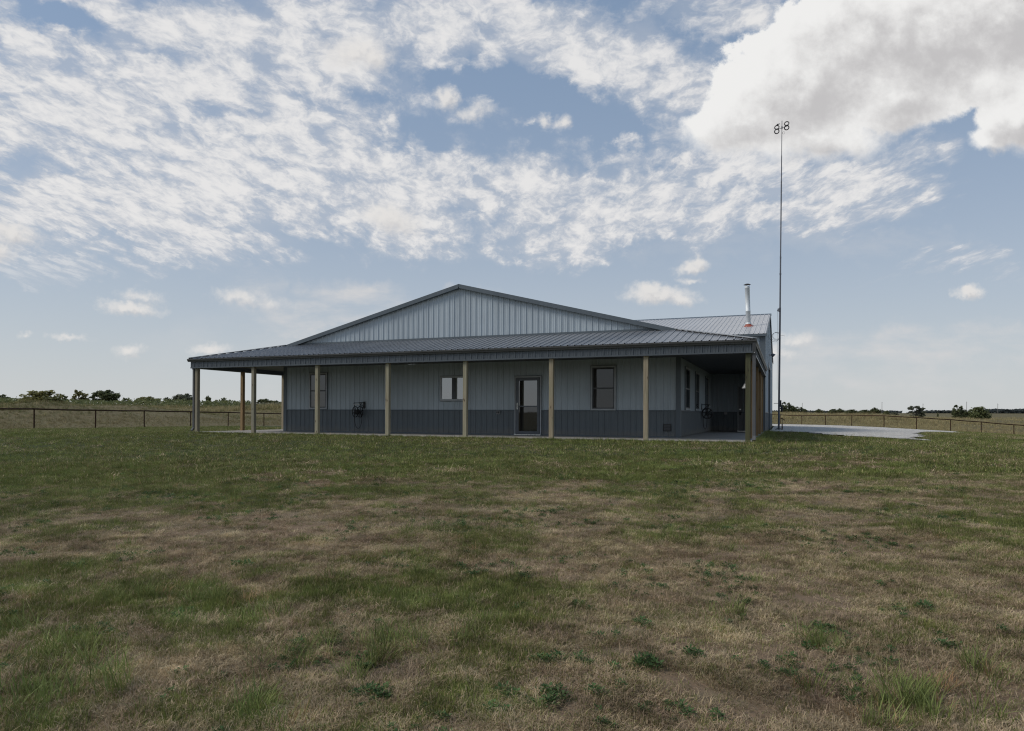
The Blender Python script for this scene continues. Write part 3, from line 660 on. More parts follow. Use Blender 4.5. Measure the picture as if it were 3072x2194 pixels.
# ------------------------------------------------------------------ hose reels
def hose_reel(loc, rz, label, grp):
    """wall at y=0 (local), reel standing out towards -y, axle along x"""
    t = tag(empty('hose_reel', loc, rz), label, 'hose reel', grp)
    b = MB().box(.09,.18,-.03,0,.16,.42); b.box(.09,.11,-.34,-.03,.355,.385); b.box(.155,.175,-.34,-.03,.355,.385); b.box(-.14,.20,-.345,-.33,.365,.38)
    b.tube([(.10,-.03,.13),(.10,-.30,.36)], .012, 6); b.tube([(.165,-.03,.13),(.165,-.30,.36)], .012, 6)
    b.tube([(-.15,-.335,.37),(-.15,-.26,.15),(-.15,-.26,.0)], .013, 6); b.tube([(.12,-.30,.37),(.12,-.26,.15),(.12,-.26,0)], .013, 6)
    b.build('bracket', M['black'], t)
    for x in (-.125, .095):
        wmb = MB(); wmb.ring((x,-.26,0), (1,0,0), .215, .015, 30, 8); wmb.ring((x,-.26,0), (1,0,0), .07, .012, 18, 6)
        for k in range(6):
            a = k*math.pi/3+.3; wmb.tube([(x,-.26+.05*math.cos(a),.05*math.sin(a)),(x,-.26+.21*math.cos(a),.21*math.sin(a))], .013, 6)
        wmb.build('wheel', M['black'], t)
    d_ = MB(); d_.tube([(-.125,-.26,0),(.095,-.26,0)], .045, 14); d_.tube([(.095,-.26,0),(.2,-.26,0)], .014, 8); d_.tube([(.2,-.26,0),(.2,-.26,-.11),(.26,-.26,-.11)], .011, 8); d_.build('axle', M['black'], t)
    h = MB()
    for k in range(4): h.ring((-.09+k*.034,-.26,0), (1,.04*(-1)**k,0), .072+.012*(k%2), .0125, 24, 8)
    h.build('coiled_hose', M['rubber'], t)
    lp = MB(); pts = []
    for k in range(25):
        a = -math.pi/2*0+math.pi*k/24
        xx = -.05-.115*math.cos(a) if True else 0
        zz = -.17-.50*math.sin(a)**.8
        pts.append((xx, -.17-.09*math.cos(a), zz))
    pts = [(-.12,-.33,-.06)]+pts+[(.05,-.2,-.05)]
    lp.tube(pts, .0115, 8); lp.build('hose_loop', M['rubber'], t)
    gd_ = MB(); gd_.tube([(-.13,-.36,.30),(.14,-.36,.30)], .012, 8); gd_.tube([(-.02,-.36,.30),(-.02,-.40,.34),(.03,-.40,.34)], .01, 6); gd_.build('guide_bar', M['chrome'], t)
    return t
hose_reel((-15.12, YW-.02, .84), 0, 'black hose reel with drooping hose loop on the front wall', 'wall hose reels')
hose_reel((XR+.02, 9.0, .84), math.radians(90), 'black hose reel in the deep shade of the right side porch', 'wall hose reels')

# ------------------------------------------------------------------ antenna mast
mx, my = .66, 18.96
mast = tag(empty('antenna_mast', (mx,my,-.02)), 'very tall thin telescoping antenna mast beside the workshop, with four black rings on top', 'antenna mast')
sec = [(-.05,6.62,.053),(6.62,8.5,.042),(8.5,9.4,.039),(9.4,13.5,.033),(13.5,14.9,.025),(14.9,16.85,.018)]
lean = .115/16.7; dep = .0
for i, (z0,z1,rr) in enumerate(sec):
    s_ = MB(); s_.tube([(lean*z0,0,z0),(lean*z1,0,z1)], [rr,rr*.97], 14)
    if i: s_.tube([(lean*z0,0,z0-.06),(lean*z0,0,z0+.05)], rr*1.28, 14)
    s_.build('mast_section', M['mast'], mast, smooth=False)
b = MB().box(-.20,.20,-.07,.07,-.03,.03); b.tube([(-.19,0,0),(0,0,.14)], .018, 6); b.tube([(.19,0,0),(0,0,.14)], .018, 6); b.build('base_plate', M['mast'], mast)
b = MB().box(-.26,.24,-.015,.015,1.44,1.465); b.box(.05,.13,-.05,.05,1.25,1.62); b.tube([(.12,0,1.35),(.16,0,1.2),(.14,0,.98)], [.05,.075,.045], 10); b.box(-.05,.17,-.02,.02,.80,.84)
b.build('winch', M['black'], mast)
b = MB(); b.box(.14,.20,-.03,.03,-.02,.32); b.tube([(.17,0,.30),(.17,0,.62)], .018, 6); b.tube([(.12,0,.62),(.20,0,.60),(.27,-.02,.56),(.30,0,.52)], .02, 6); b.tube([(.15,0,.66),(.17,0,.60)], .035, 8); b.build('hydrant', M['rust'], mast)
b = MB().box(-.10,.09,-.02,.02,6.50,6.56); b.tube([(0,0,6.46),(0,0,6.62)], .075, 12); b.tube([(-.09,0,6.53),(-.09,0,2.2)], .006, 5); b.build('clamp', M['mast'], mast)
c = MB()
for k, (ox, oz, rr) in enumerate(((-.14,5.12,.20),(-.17,5.09,.215),(-.12,5.15,.19))): c.ring((ox,.02*k,oz), (0,1,.1), rr, .006, 26, 6)
c.tube([(-.02,0,4.93),(-.15,0,4.80),(-.33,-.01,4.84),(-.52,0,5.02),(-.585,.02,5.3)], .007, 6)
c.tube([(-.58,-5.55,4.62-.15),(-.578,-4.6,4.75),(-.578,-3.0,5.05),(-.578,-1.5,5.28),(-.580,-.2,5.32)], .012, 6)
c.tube([(-.02,0,5.13),(.2,0,5.14),(.30,0,5.10)], .006, 5)
c.build('cable', M['rubber'], mast)
head = MB(); zt = 16.45; hx = lean*zt; rot = Matrix.Rotation(math.radians(-12), 3, 'Z')
def HP_(x,y,z): v = rot @ Vector((x,y,0)); return (hx+v.x, v.y, zt+z)
head.tube([HP_(-.33,-.0,-.03),HP_(.33,0,.05)], .014, 8); head.tube([HP_(0,0,-.05),HP_(0,0,.09)], .034, 10)
head.build('crossbar', M['mast'], mast)
for s_, dz in ((-1,-.03),(1,.06)):
    for up in (1,-1):
        rg = MB(); ax_ = rot @ Vector((.15,-1,.25*up)); rg.ring(HP_(.255*s_,-.05,dz+up*.112), ax_, .112, .027, 30, 8); rg.build('antenna_ring', M['black'], mast)
b = MB(); b.tube([HP_(-.30,-.05,.16),HP_(-.22,-.05,.23),HP_(-.09,-.04,.245)], [.02,.035,.015], 6); b.tube([HP_(-.2,-.05,.2),HP_(-.13,-.05,.1)], .012, 6); b.build('amplifier', M['black'], mast)
MB().ring(HP_(.09,0,-.28), (0,1,.2), .06, .006, 16, 5).build('cable_coil', M['black'], mast)
#PART2END

# ------------------------------------------------------------------ terrain
TREES = [  # kind, x, y, z at the base, height, width (first estimate on the line of sight)
 ('L0',-158.7,76.7,2.28,2.32,3.28),('L1',-85.2,36.1,2.08,1.23,5.26),('L2',-116.9,61.1,2.33,1.62,1.78),('L3',-142.9,83.0,2.16,3.62,4.25),('L4',-151.7,95.6,2.54,3.83,6.70),
 ('L5',-133.5,86.8,2.59,1.64,2.51),('L6',-120.6,81.2,2.30,1.84,4.60),('L7',-141.9,104.9,2.00,2.63,3.83),('L8',-138.1,106.5,1.80,3.77,6.35),('L10',-148.2,124.0,1.78,3.75,3.13),
 ('L11',-153.8,132.5,1.77,2.89,1.85),('L12',-147.9,129.5,1.76,3.52,3.28),('L13',-148.5,134.6,1.87,2.71,3.30),('L14',-148.9,139.9,2.19,2.44,2.82),('L15',-133.7,129.8,2.63,2.44,4.11),
 ('L16',-137.7,138.9,2.74,2.03,2.89),('L17',-135.8,139.7,2.75,1.72,1.79),
 ('R1',1.9,227.1,1.43,4.08,5.15),('R2',6.0,239.5,1.47,2.78,4.57),('R3',13.9,285.8,1.72,2.13,3.71),('R4',18.5,276.9,1.71,2.15,3.58),('R5',21.9,289.0,1.76,2.37,3.57),('R6',25.1,279.5,1.65,2.01,5.37),
 ('R7',30.4,287.0,1.60,2.05,5.24),('R8',32.8,271.8,1.44,2.89,4.57),('R9',33.9,250.7,1.13,1.79,2.27),('R10',37.9,263.1,1.03,1.37,3.19),('R11',32.1,180.0,0.60,3.02,4.73),('R13',40.4,199.4,0.71,1.42,0.76),
 ('R14',31.9,131.4,0.16,2.52,3.23),('R15',35.4,135.0,0.10,2.45,4.22)]
FAR = {'L1': 1.05, 'R11': 1.25, 'R14': 1.2, 'R15': 1.2, 'R13': 1.3}
def push(n, p):
    k = FAR.get(n, 1.6); return CAM+(np.array(p)-CAM)*k, k
CTRL = []
def cp_(*pts): CTRL.extend(pts)
for x in (-22,-18,-14,-10,-6,-2,1.2): cp_((x,-.6,-.05))
for y in (4,9,13,19,26,33): cp_((.7,y,-.045))
for y in (4,9,13): cp_((-22,y,-.10))
cp_((-10,5,-.25),(-10,9,-.25),(-8,20,-.25),(-3,20,-.25),(-8,30,-.2),(-16,34,-.2),(-5,36,-.12),(-22,22,-.15),(-28,0,-.12),(-28,12,-.16),(-34,4,-.2),(-36,-6,-.2))
for x in (-18,-9,0,8,16): cp_((x,-6,-.26),(x,-11,-.44),(x,-16,-.62),(x,-21,-.80),(x,-27,-1.0))
cp_((-30,-10,-.3),(-35,-20,-.6),(24,-20,-.9),(4,-2,-.10),(8,0,-.14),(14,0,-.35),(22,0,-.6),(0,-60,-1.6),(60,-60,-2),(-60,-60,-1.2),(0,-200,-1.5),(-200,-150,0),(200,-150,-2),(0,-900,3),(-900,-300,6),(900,-300,3))
LF = [(-40.38,6.1,-.231),(-41.03,10.46,-.278),(-42.2,15.12,-.289),(-43.2,20.2,-.327),(-44.0,25.0,-.364),(-44.87,30.36,-.431)]
RF0 = [(4.33,70.0,-.38),(7.28,65.6,-.35),(7.296,58.018,-.323),(10.256,57.019,-.403),(13.072,56.759,-.558),(16.495,60.232,-.777),(19.028,59.145,-.978),(22.101,60.375,-1.244)]
RF = [(0.4,72.5,-.42),(2.9,70.6,-.42),(5.3,65.6,-.36),(7.6,60.4,-.335),(10.256,57.02,-.403),(13.072,56.76,-.558),(16.2,58.0,-.755),(19.028,59.145,-.978),(22.0,60.2,-1.24)]
cp_(*LF); cp_(*RF[1:])
cp_((-39.9,0,-.22),(-39.2,-8,-.25),(-37.5,-18,-.5),(-46,38,-.45))
cp_((-64.1,19.8,1.42),(-61.9,20.6,1.72),(-60.4,21.2,1.66),(-62.4,24.8,.72),(-63.3,28.7,1.38),(-62.1,31.3,1.42),(-59.5,32.4,.98),(-58.7,34.8,.66),(-70.0,47.6,0.78),(-82.2,64.2,0.78),(-72.8,57.2,1.18),(-70.2,58.2,1.53),(-67.5,59.3,1.63),(-62,64,1.58),(-64.5,17.4,0.83),(-62,8,0.85),
    (-52,18,0.20),(-50,26,0.15),(-53,36,-0.05),(-58,46,0.20),(-56,8,0.15),(-55,56,0.75))
cp_((5.5,115.5,.72),(-.9,107.5,.75),(13.7,124.1,.60),(21.1,137.9,.55),(31.7,131.4,.20),(35.7,133.0,.18),(33.1,99.6,-.45),(21.5,95.0,-.05),(13.8,91.9,.35),(6,90,.25),(-2,90,.25),(195.4,703.1,3.6),(142.8,682.1,3.3),(99.9,557.2,2.7),(54.2,183.5,.3),(60,110,-.9),(35,62,-1.6),(40,30,-1.6),(30,40,-1.3))
cp_((9.5,15,-.16),(6.5,12.8,-.10),(9,23,-.20),(7,33,-.20),(4,41.5,-.15),(12,30,-.36),(14,44,-.50),(3,10,-.075),(3,20,-.06),(5,27,-.10),(16,20,-.5))
for n, x, y, z, h_, w_ in TREES:
    p, k = push(n, (x,y,z))
    if n not in ('L1',): cp_((p[0],p[1],p[2]-.15))
for a in range(0, 360, 20):
    r_ = 2500; x = CAM[0]+r_*math.cos(math.radians(a)); y = CAM[1]+r_*math.sin(math.radians(a)); cp_((x,y,9.0+3*math.sin(a*.07)))
CT = np.array(CTRL)
def kern(d2): return np.sqrt(d2+9.0)
A_ = kern(((CT[:,None,:2]-CT[None,:,:2])**2).sum(-1))+np.eye(len(CT))*-.02
A_ = np.block([[A_, np.ones((len(CT),1))],[np.ones((1,len(CT))), np.zeros((1,1))]])
WGT = np.linalg.solve(A_, np.append(CT[:,2], 0))
def ground(x, y):
    x = np.asarray(x, float); y = np.asarray(y, float); sh = x.shape; x = x.ravel(); y = y.ravel(); out = np.empty(len(x))
    for i in range(0, len(x), 20000):
        d2 = (x[i:i+20000,None]-CT[:,0])**2+(y[i:i+20000,None]-CT[:,1])**2
        out[i:i+20000] = kern(d2)@WGT[:-1]+WGT[-1]
    inside = (x > -21.5) & (x < .2) & (y > -.24) & (y < 13.0)
    out[inside] = np.minimum(out[inside], -.12)
    return out.reshape(sh)
def gz1(x, y): return float(ground(np.array([x]), np.array([y]))[0])
# value noise
TAB = RNG.random((256,256))
def vnoise(x, y):
    xi = np.floor(x).astype(int); yi = np.floor(y).astype(int); fx = x-xi; fy = y-yi
    fx = fx*fx*(3-2*fx); fy = fy*fy*(3-2*fy)
    g = lambda a,b: TAB[a & 255, b & 255]
    return (g(xi,yi)*(1-fx)+g(xi+1,yi)*fx)*(1-fy)+(g(xi,yi+1)*(1-fx)+g(xi+1,yi+1)*fx)*fy
def fbm(x, y, o=4):
    s_ = 0; a = 1; t = 0
    for k in range(o): s_ = s_+a*vnoise(x*2**k+17*k, y*2**k+31*k); t += a; a *= .55
    return s_/t
# where the lawn is green (1), straw (0.3) or nearly bare (0)
LAWN=[(-13.45,-11.80,0.90),(-10.36,-12.39,0.85),(-8.50,-14.94,0.85),(-11.56,-9.92,0.85),(-7.12,-12.57,0.75),(-9.68,-7.82,0.85),(-6.80,-15.08,0.60),(-7.14,-16.02,0.25),(-5.89,-16.40,0.15),(-5.48,-15.61,0.10),(-4.86,-15.39,0.20),(-4.99,-14.22,0.45),(-3.49,-14.90,0.35),(-4.59,-11.73,0.75),(-6.62,-6.89,0.85),(-4.57,-7.75,0.80),(-3.49,-12.67,0.35),(-2.53,-13.13,0.30),(-4.01,-12.23,0.40),(-2.90,-8.45,0.70),(-2.17,-11.61,0.20),(-1.75,-14.46,0.55),(-1.10,-12.87,0.35),(-0.58,-14.20,0.08),(-1.01,-14.51,0.15),(-0.22,-13.39,0.40),(0.45,-12.96,0.60),(-0.45,-10.35,0.55),(-0.64,-6.52,0.60),(1.29,-4.51,0.50),(2.12,-9.49,0.45),(4.34,-4.98,0.55),(4.30,-1.91,0.70),(4.07,-8.84,0.35),(3.06,-11.85,0.60),(1.47,-12.79,0.25),(0.83,-14.27,0.20),(2.02,-13.43,0.25),(2.91,-13.11,0.40),(0.35,-15.26,0.20),(0.97,-15.75,0.20),(1.56,-15.11,0.22),(2.14,-15.48,0.40),(0.70,-16.66,0.15),(1.25,-16.45,0.25),(1.76,-16.53,0.30),(1.91,-16.91,0.10),(1.51,-17.14,0.60),(1.05,-17.31,0.40),(0.59,-17.41,0.20),(0.12,-17.24,0.20),(-0.34,-17.31,0.25),(-0.42,-16.42,0.30),(-1.18,-15.82,0.55),(-1.13,-15.48,0.60),(-1.95,-15.53,0.40),(-1.71,-16.49,0.60),(-1.74,-17.26,0.65),(-1.00,-17.05,0.60),(-0.96,-17.55,0.35),(-0.43,-17.80,0.30),(-0.99,-18.01,0.45),(-1.59,-17.78,0.45),(-2.14,-17.72,0.40),(-2.84,-17.32,0.65),(-3.54,-16.98,0.60),(-4.60,-16.73,0.75),(-4.84,-17.15,0.80),(-3.69,-17.99,0.75),(-3.19,-17.80,0.60),(-2.64,-18.42,0.70),(-2.02,-18.31,0.50),(-2.49,-18.02,0.45),(-2.41,-18.74,0.70),(-1.49,-18.39,0.50),(-3.23,-15.99,0.55),(-3.66,-16.15,0.35),(-2.53,-16.42,0.40),(0.09,-17.79,0.20),(-0.33,-17.04,0.30)]
LAWN += [(-20,-6,.85),(-12,-3,.9),(-4,-3,.8),(2,-1,.75),(8,2,.75),(12,-4,.5),(8,-10,.4),(10,8,.7),(-30,0,.85),(-25,-12,.8),(-10,-19,.7),(6,-17,.3),(10,-20,.3),(0,-24,.4),(-8,-25,.5),(-35,10,.8),(14,14,.6),(3,-3.4,.45)]
WEEDS=[(-1.02,-18.04),(-0.95,-18.01),(-0.12,-17.68),(-0.12,-17.72),(-0.38,-17.78),(-0.05,-16.76),(0.09,-16.45),(-0.24,-17.25),(0.04,-17.20),(0.28,-17.11),(0.29,-17.03),(1.21,-16.23),(1.73,-14.86),(1.74,-15.47),(1.87,-15.42),(1.92,-16.20),(2.27,-15.77),(-0.16,-17.61),(0.37,-17.61),(0.48,-17.57),(0.21,-17.82),(0.55,-17.58),(-0.12,-17.18),(0.30,-17.10),(0.45,-16.89),(-1.72,-15.45),(-1.52,-15.73),(-1.01,-15.65),(-5.81,-16.52),(-4.91,-16.73),(-4.70,-16.40),(-3.60,-16.13),(-0.34,-17.88),(-0.34,-17.76),(1.16,-16.12),(0.15,-17.52)]
TUFTS=[(-3.78,-18.02),(-3.86,-17.19),(-3.46,-17.04),(-3.31,-16.80),(-1.78,-17.64),(-1.57,-17.50),(-1.29,-17.46),(-1.97,-15.78),(1.59,-17.07),(1.69,-16.91),(1.48,-17.19),(1.42,-17.29),(-1.21,-18.32),(-3.05,-16.98),(-2.79,-18.23),(-2.70,-18.57),(-2.42,-17.38),(-2.84,-17.54),(0.59,-16.05),(-1.01,-15.65),(-0.87,-17.13),(-1.11,-17.33),(-1.28,-17.71),(-3.17,-18.38),(-2.44,-18.64),(-2.41,-18.33),(1.20,-16.35),(2.52,-13.67),(2.02,-16.48),(-1.31,-17.23),(1.30,-17.18),(1.76,-17.16),(-2.53,-16.21),(-2.75,-14.28),(-0.16,-13.73),(0.39,-14.01)]
LW = np.array(LAWN)
def green(x, y):
    x = np.asarray(x, float).ravel(); y = np.asarray(y, float).ravel()
    wx = x+(fbm(x*.9+3, y*.9+8, 3)-.5)*1.0; wy = y+(fbm(x*.9+40, y*.9+21, 3)-.5)*1.0
    out = np.empty(len(x))
    for i in range(0, len(x), 20000):
        a, b = wx[i:i+20000,None], wy[i:i+20000,None]
        # distances shrink towards the camera: the sample points are closer together there
        d = np.hypot(a-LW[:,0], b-LW[:,1]); sc_ = .35+.10*np.hypot(LW[:,0]-CAM[0], LW[:,1]-CAM[1])
        wg = 1/((d/sc_)**3+.02); out[i:i+20000] = (wg*LW[:,2]).sum(1)/wg.sum(1)
    n = fbm(x*1.7, y*1.7, 4)-.5; n2 = fbm(x*.45+9, y*.45+4, 3)-.5; n3 = fbm(x*5.0+2, y*5.0+7, 3)-.5
    out = out+np.where(x < -1.2, .02, .0)+np.clip((y+14.5)*.03, 0, .17)
    n4 = fbm(x*.8+60, y*2.2+31, 3)-.5
    return np.clip(out-.06+n*1.1+n2*.5+n3*.8+n4*.8, 0, 1)
def seg_side(x, y, pts):
    """>0 on the right of the polyline (ordered with increasing y)"""
    px = np.interp(y, [p[1] for p in pts], [p[0] for p in pts]); return x-px
LEFT_EDGE = [(-36.5,-24),(-37.5,-18),(-39.2,-8),(-39.7,0),(-40.38,6.1),(-41.03,10.46),(-42.2,15.12),(-43.2,20.2),(-44.0,25.0),(-44.9,30.4),(-46,38),(-40,46),(-30,60),(-20,68),(0.4,72.5)]
def lawn_side(x, y):
    """signed distance-like: positive inside the yard"""
    l = seg_side(x, y, LEFT_EDGE[:11])
    fr = [(-46,38),(-30,60),(-15,70),(.4,72.5),(2.9,70.6),(5.3,65.6),(7.6,60.4),(10.256,57.02),(13.07,56.76),(16.2,58.0),(19.03,59.1),(22.0,60.2),(40,66)]
    top = np.interp(x, [p[0] for p in fr], [p[1] for p in fr])-y
    return np.minimum(l, top)
GRAVEL = [(0.02,13.2),(0.5,14.4),(1.3,14.5),(1.75,13.2),(2.2,11.6),(2.7,10.6),(3.3,9.7),(4.3,8.5),(4.9,7.3),(5.4,6.5),(5.95,6.0),(6.0,7.2),(5.7,9.0),(6.3,11.5),(6.6,13.2),(6.9,16.2),(7.6,20.0),(8.6,25),(9.6,29),(10.6,31),(11.6,33),(13.0,37),(14.2,46),(12,53.5),(8.5,56),(6.2,60),(3.6,64),(0.4,66),(-4,64),(-8,55),(-9,42),(-4,34.5),(0.02,34)]
GP = np.array(GRAVEL)
def in_poly(x, y, P_):
    x = np.asarray(x); y = np.asarray(y); ins = np.zeros(x.shape, bool); n = len(P_)
    for i in range(n):
        x0,y0 = P_[i]; x1,y1 = P_[(i+1)%n]
        c = ((y0 > y) != (y1 > y)) & (x < (x1-x0)*(y-y0)/(y1-y0+1e-12)+x0); ins ^= c
    return ins
# ground sheet: fine near the house, coarser to the horizon
def axis(lo, hi, step, far, g=1.16):
    a = list(np.arange(lo, hi+1e-6, step)); s_ = step; v = a[-1]
    while v < far: s_ *= g; v += s_; a.append(v)
    s_ = step; v = a[0]; pre = []
    while v > -far: s_ *= g; v -= s_; pre.append(v)
    return np.array(pre[::-1]+a)
gx = axis(-46, 24, .40, 4200); gy = axis(-24, 62, .40, 4200)
XX, YY = np.meshgrid(gx, gy); ZZ = ground(XX, YY)
near = np.exp(-((XX-CAM[0])**2+(YY-CAM[1])**2)/60.0**2)
fld = lawn_side(XX, YY) < 0
ZZ = ZZ+near*(fbm(XX*1.3, YY*1.3, 3)-.5)*np.where(fld, .18, .05)
out_ = (XX < -21.6)|(XX > .2)|(YY < -.30)|(YY > 33)
ZZ = np.where(out_, ZZ, np.minimum(ZZ, -.07))
nx_, ny_ = len(gx), len(gy)
verts = np.stack([XX.ravel(), YY.ravel(), ZZ.ravel()], 1)
ii = (np.arange(ny_-1)[:,None]*nx_+np.arange(nx_-1)[None,:]).ravel()
quads = np.stack([ii, ii+1, ii+1+nx_, ii+nx_], 1)
def np_mesh(name, v, f, mat, parent=None, smooth=True):
    me = bpy.data.meshes.new(name); k = f.shape[1]
    me.vertices.add(len(v)); me.vertices.foreach_set('co', v.astype(np.float32).ravel())
    me.loops.add(f.size); me.loops.foreach_set('vertex_index', f.astype(np.int32).ravel())
    me.polygons.add(len(f)); me.polygons.foreach_set('loop_start', np.arange(0, f.size, k, dtype=np.int32)); me.polygons.foreach_set('loop_total', np.full(len(f), k, np.int32))
    me.polygons.foreach_set('use_smooth', np.full(len(f), smooth)); me.update(calc_edges=True); me.validate()
    if mat: me.materials.append(mat)
    o = bpy.data.objects.new(name, me); COL.objects.link(o)
    if parent is not None: o.parent = parent
    return o
def vattr(o, name, vals):
    a = o.data.attributes.new(name, 'FLOAT', 'POINT'); a.data.foreach_set('value', np.asarray(vals, np.float32).ravel())
def attr(q, name):
    n = q.node('ShaderNodeAttribute'); n.attribute_name = name; return n.outputs['Fac']
def bump(q, b, h, s_, d):
    bn = q.node('ShaderNodeBump'); bn.inputs['Strength'].default_value = s_; bn.inputs['Distance'].default_value = d
    q.link(h, bn.inputs['Height']); q.link(bn.outputs[0], b.inputs['Normal'])
mt, q, b = new_mat('earth and turf'); M['ground'] = mt
pos = q.node('ShaderNodeNewGeometry').outputs['Position']
gA, fA = attr(q, 'green'), attr(q, 'field')
n1 = q.noise(pos, 1.1, 8, .65); n2 = q.noise(pos, 7.0, 7, .65); n3 = q.noise(pos, 38.0, 5, .7)
soil = q.mix(n3, (.140,.096,.060,1), (.270,.195,.128,1))
straw = q.mix(n2, (.140,.108,.068,1), (.250,.195,.130,1))
turf = q.mix(n3, (.034,.040,.016,1), (.070,.078,.032,1))
gg = q.m('ADD', gA, q.m('MULTIPLY', q.m('SUBTRACT', n2, .5), .5))
c = q.mix(q.ss(gg, .06, .30), soil, straw); c = q.mix(q.ss(gg, .30, .75), c, turf)
fc = q.mix(q.ss(n1, .3, .7), (.150,.120,.066,1), (.105,.098,.044,1)); fc = q.mix(q.ss(n2, .45, .8), fc, (.20,.155,.09,1))
c = q.mix(q.ss(fA, .4, .6), c, fc); q.link(c, b.inputs['Base Color']); b.inputs['Roughness'].default_value = .95; b.inputs['Specular IOR Level'].default_value = .15
bump(q, b, q.m('ADD', n3, q.m('MULTIPLY', n2, 1.5)), .6, .03)
gnd = np_mesh('ground', verts, quads, M['ground']); tag(gnd, kind='structure')
vattr(gnd, 'green', green(XX.ravel(), YY.ravel())); vattr(gnd, 'field', (fld | (np.abs(YY-20) > 110) | (XX > 26)).ravel().astype(float))
# gravel drive, draped over the ground
ax_ = np.arange(-9.5, 15.01, .25); ay_ = np.arange(4.5, 67, .25)
GX, GY = np.meshgrid(ax_, ay_); wob = (fbm(GX*1.2, GY*1.2, 4)-.5)*1.1
ins = in_poly(GX+(wob*.6+(fbm(GX*4, GY*4, 2)-.5)*.7)*np.where(GX < .8, 0, 1), GY+wob*np.where(GX < .8, 0, 1), GRAVEL) & ((GX > .02) | (GY > 31.9) )
zz = ground(GX, GY)+.035+(fbm(GX*2, GY*2, 3)-.5)*.03
kx = len(ax_); idx = (np.arange(len(ay_)-1)[:,None]*kx+np.arange(kx-1)[None,:])
keep = ins[:-1,:-1] & ins[1:,:-1] & ins[:-1,1:] & ins[1:,1:]
fi = idx[keep]; fq = np.stack([fi, fi+1, fi+1+kx, fi+kx], 1)
used, inv_ = np.unique(fq, return_inverse=True)
gv = np.stack([GX.ravel(), GY.ravel(), zz.ravel()], 1)[used]
mt, q, b = new_mat('crushed limestone'); M['gravel'] = mt
pos = q.node('ShaderNodeNewGeometry').outputs['Position']
vo = q.node('ShaderNodeTexVoronoi'); q.link(pos, vo.inputs['Vector']); vo.inputs['Scale'].default_value = 22
nn = q.noise(pos, .8, 6, .6); sepc = q.sep(vo.outputs['Color'])[0]
c = q.mix(sepc, (.36,.335,.295,1), (.74,.695,.625,1)); c = q.mix(q.m('MULTIPLY', q.ss(nn, .5, .75), .5), c, (.26,.25,.235,1)); q.link(c, b.inputs['Base Color']); b.inputs['Roughness'].default_value = .9
bump(q, b, vo.outputs['Distance'], 1.0, .04)
gd = np_mesh('gravel_drive', gv, inv_.reshape(fq.shape), M['gravel'], smooth=False); tag(gd, kind='structure')

# ------------------------------------------------------------------ pipe fences
def pipe_fence(name, pts, label, hts):
    x0, y0, z0 = pts[0]; t = tag(empty(name, (x0,y0,z0)), label, 'fence', 'pipe fences'); o0 = Vector((x0,y0,z0))
    tops = [(x-x0, y-y0, z-z0+h) for (x,y,z), h in zip(pts, hts)]
    r_ = MB(); dense = []
    for a, b_ in zip(tops[:-1], tops[1:]):
        for k in range(4): dense.append(Vector(a).lerp(Vector(b_), k/4)-Vector((0,0,.02*math.sin(math.pi*k/4))))
    dense.append(Vector(tops[-1])); r_.tube(dense, .048, 8); r_.build('top_rail', M['rust'], t, smooth=True)
    for (x,y,z), h in zip(pts, hts):
        p = MB(); p.tube([(0,0,-.25),(random.uniform(-.02,.02),0,h)], .042, 8); o = p.build('post', M['rust'], t); o.location = (x-x0,y-y0,z-z0)
    return t
lf = [(-37.3,-18.5),(-38.3,-13.2),(-39.0,-8),(-39.6,-3),(-39.95,1.6)]
lf = [(x,y,gz1(x,y)) for x,y in lf]+[(x,y,gz1(x,y)) for x,y,z in LF]+[(x,y,gz1(x,y)) for x,y in ((-45.6,35.6),(-45.9,40.8),(-44.2,45.5),(-40.8,49.5),(-37.2,53.3))]
pipe_fence('pipe_fence', lf, 'rusty single-rail pipe fence along the left side of the yard, below the grassy mounds', [1.2+.0*i for i in range(len(lf))])
rf = [(x,y,gz1(x,y)) for x,y,z in RF]+[(x,y,gz1(x,y)) for x,y in ((25.0,61.6),(28.1,62.9),(31.2,64.2),(34.3,65.5),(37.4,66.8))]
rf = [(x,y,gz1(x,y)) for x,y in ((-8.6,73.0),(-5.6,73.2),(-2.6,73.0))]+rf
pipe_fence('pipe_fence', rf, 'rusty single-rail pipe fence curving over the rise behind the gravel drive on the right', [1.2]*len(rf))

# ------------------------------------------------------------------ trees
def leaf_mat(name, c0, c1):
    mt, q, b = new_mat(name)
    g = q.node('ShaderNodeNewGeometry'); r = g.outputs['Random Per Island']; oi = q.node('ShaderNodeObjectInfo').outputs['Random']
    n = q.noise(g.outputs['Position'], .8, 3, .6)
    c = q.mix(q.m('ADD', q.m('MULTIPLY', r, .6), q.m('MULTIPLY', q.ss(n, .3, .7), .4)), c0+(1,), c1+(1,))
    q.link(c, b.inputs['Base Color']); b.inputs['Roughness'].default_value = .65; b.inputs['Specular IOR Level'].default_value = .25
    out = [k for k in q.t.nodes if k.type == 'OUTPUT_MATERIAL'][0]
    tr = q.node('ShaderNodeBsdfTranslucent'); q.link(c, tr.inputs[0]); mx = q.node('ShaderNodeMixShader'); mx.inputs[0].default_value = .35
    q.link(b.outputs[0], mx.inputs[1]); q.link(tr.outputs[0], mx.inputs[2]); q.link(mx.outputs[0], out.inputs[0])
    return mt
M['leaf_dark'] = leaf_mat('dark leaves', (.075,.090,.040), (.165,.182,.085))
M['leaf_mid'] = leaf_mat('green leaves', (.095,.112,.044), (.205,.222,.095))
M['leaf_olive'] = leaf_mat('yellowing leaves', (.140,.138,.048), (.290,.270,.110))
M['leaf_grey'] = leaf_mat('grey green leaves', (.100,.110,.075), (.210,.220,.150))
M['bark'] = plain('bark', (.05,.042,.034), .9, var=.3, scale=6)
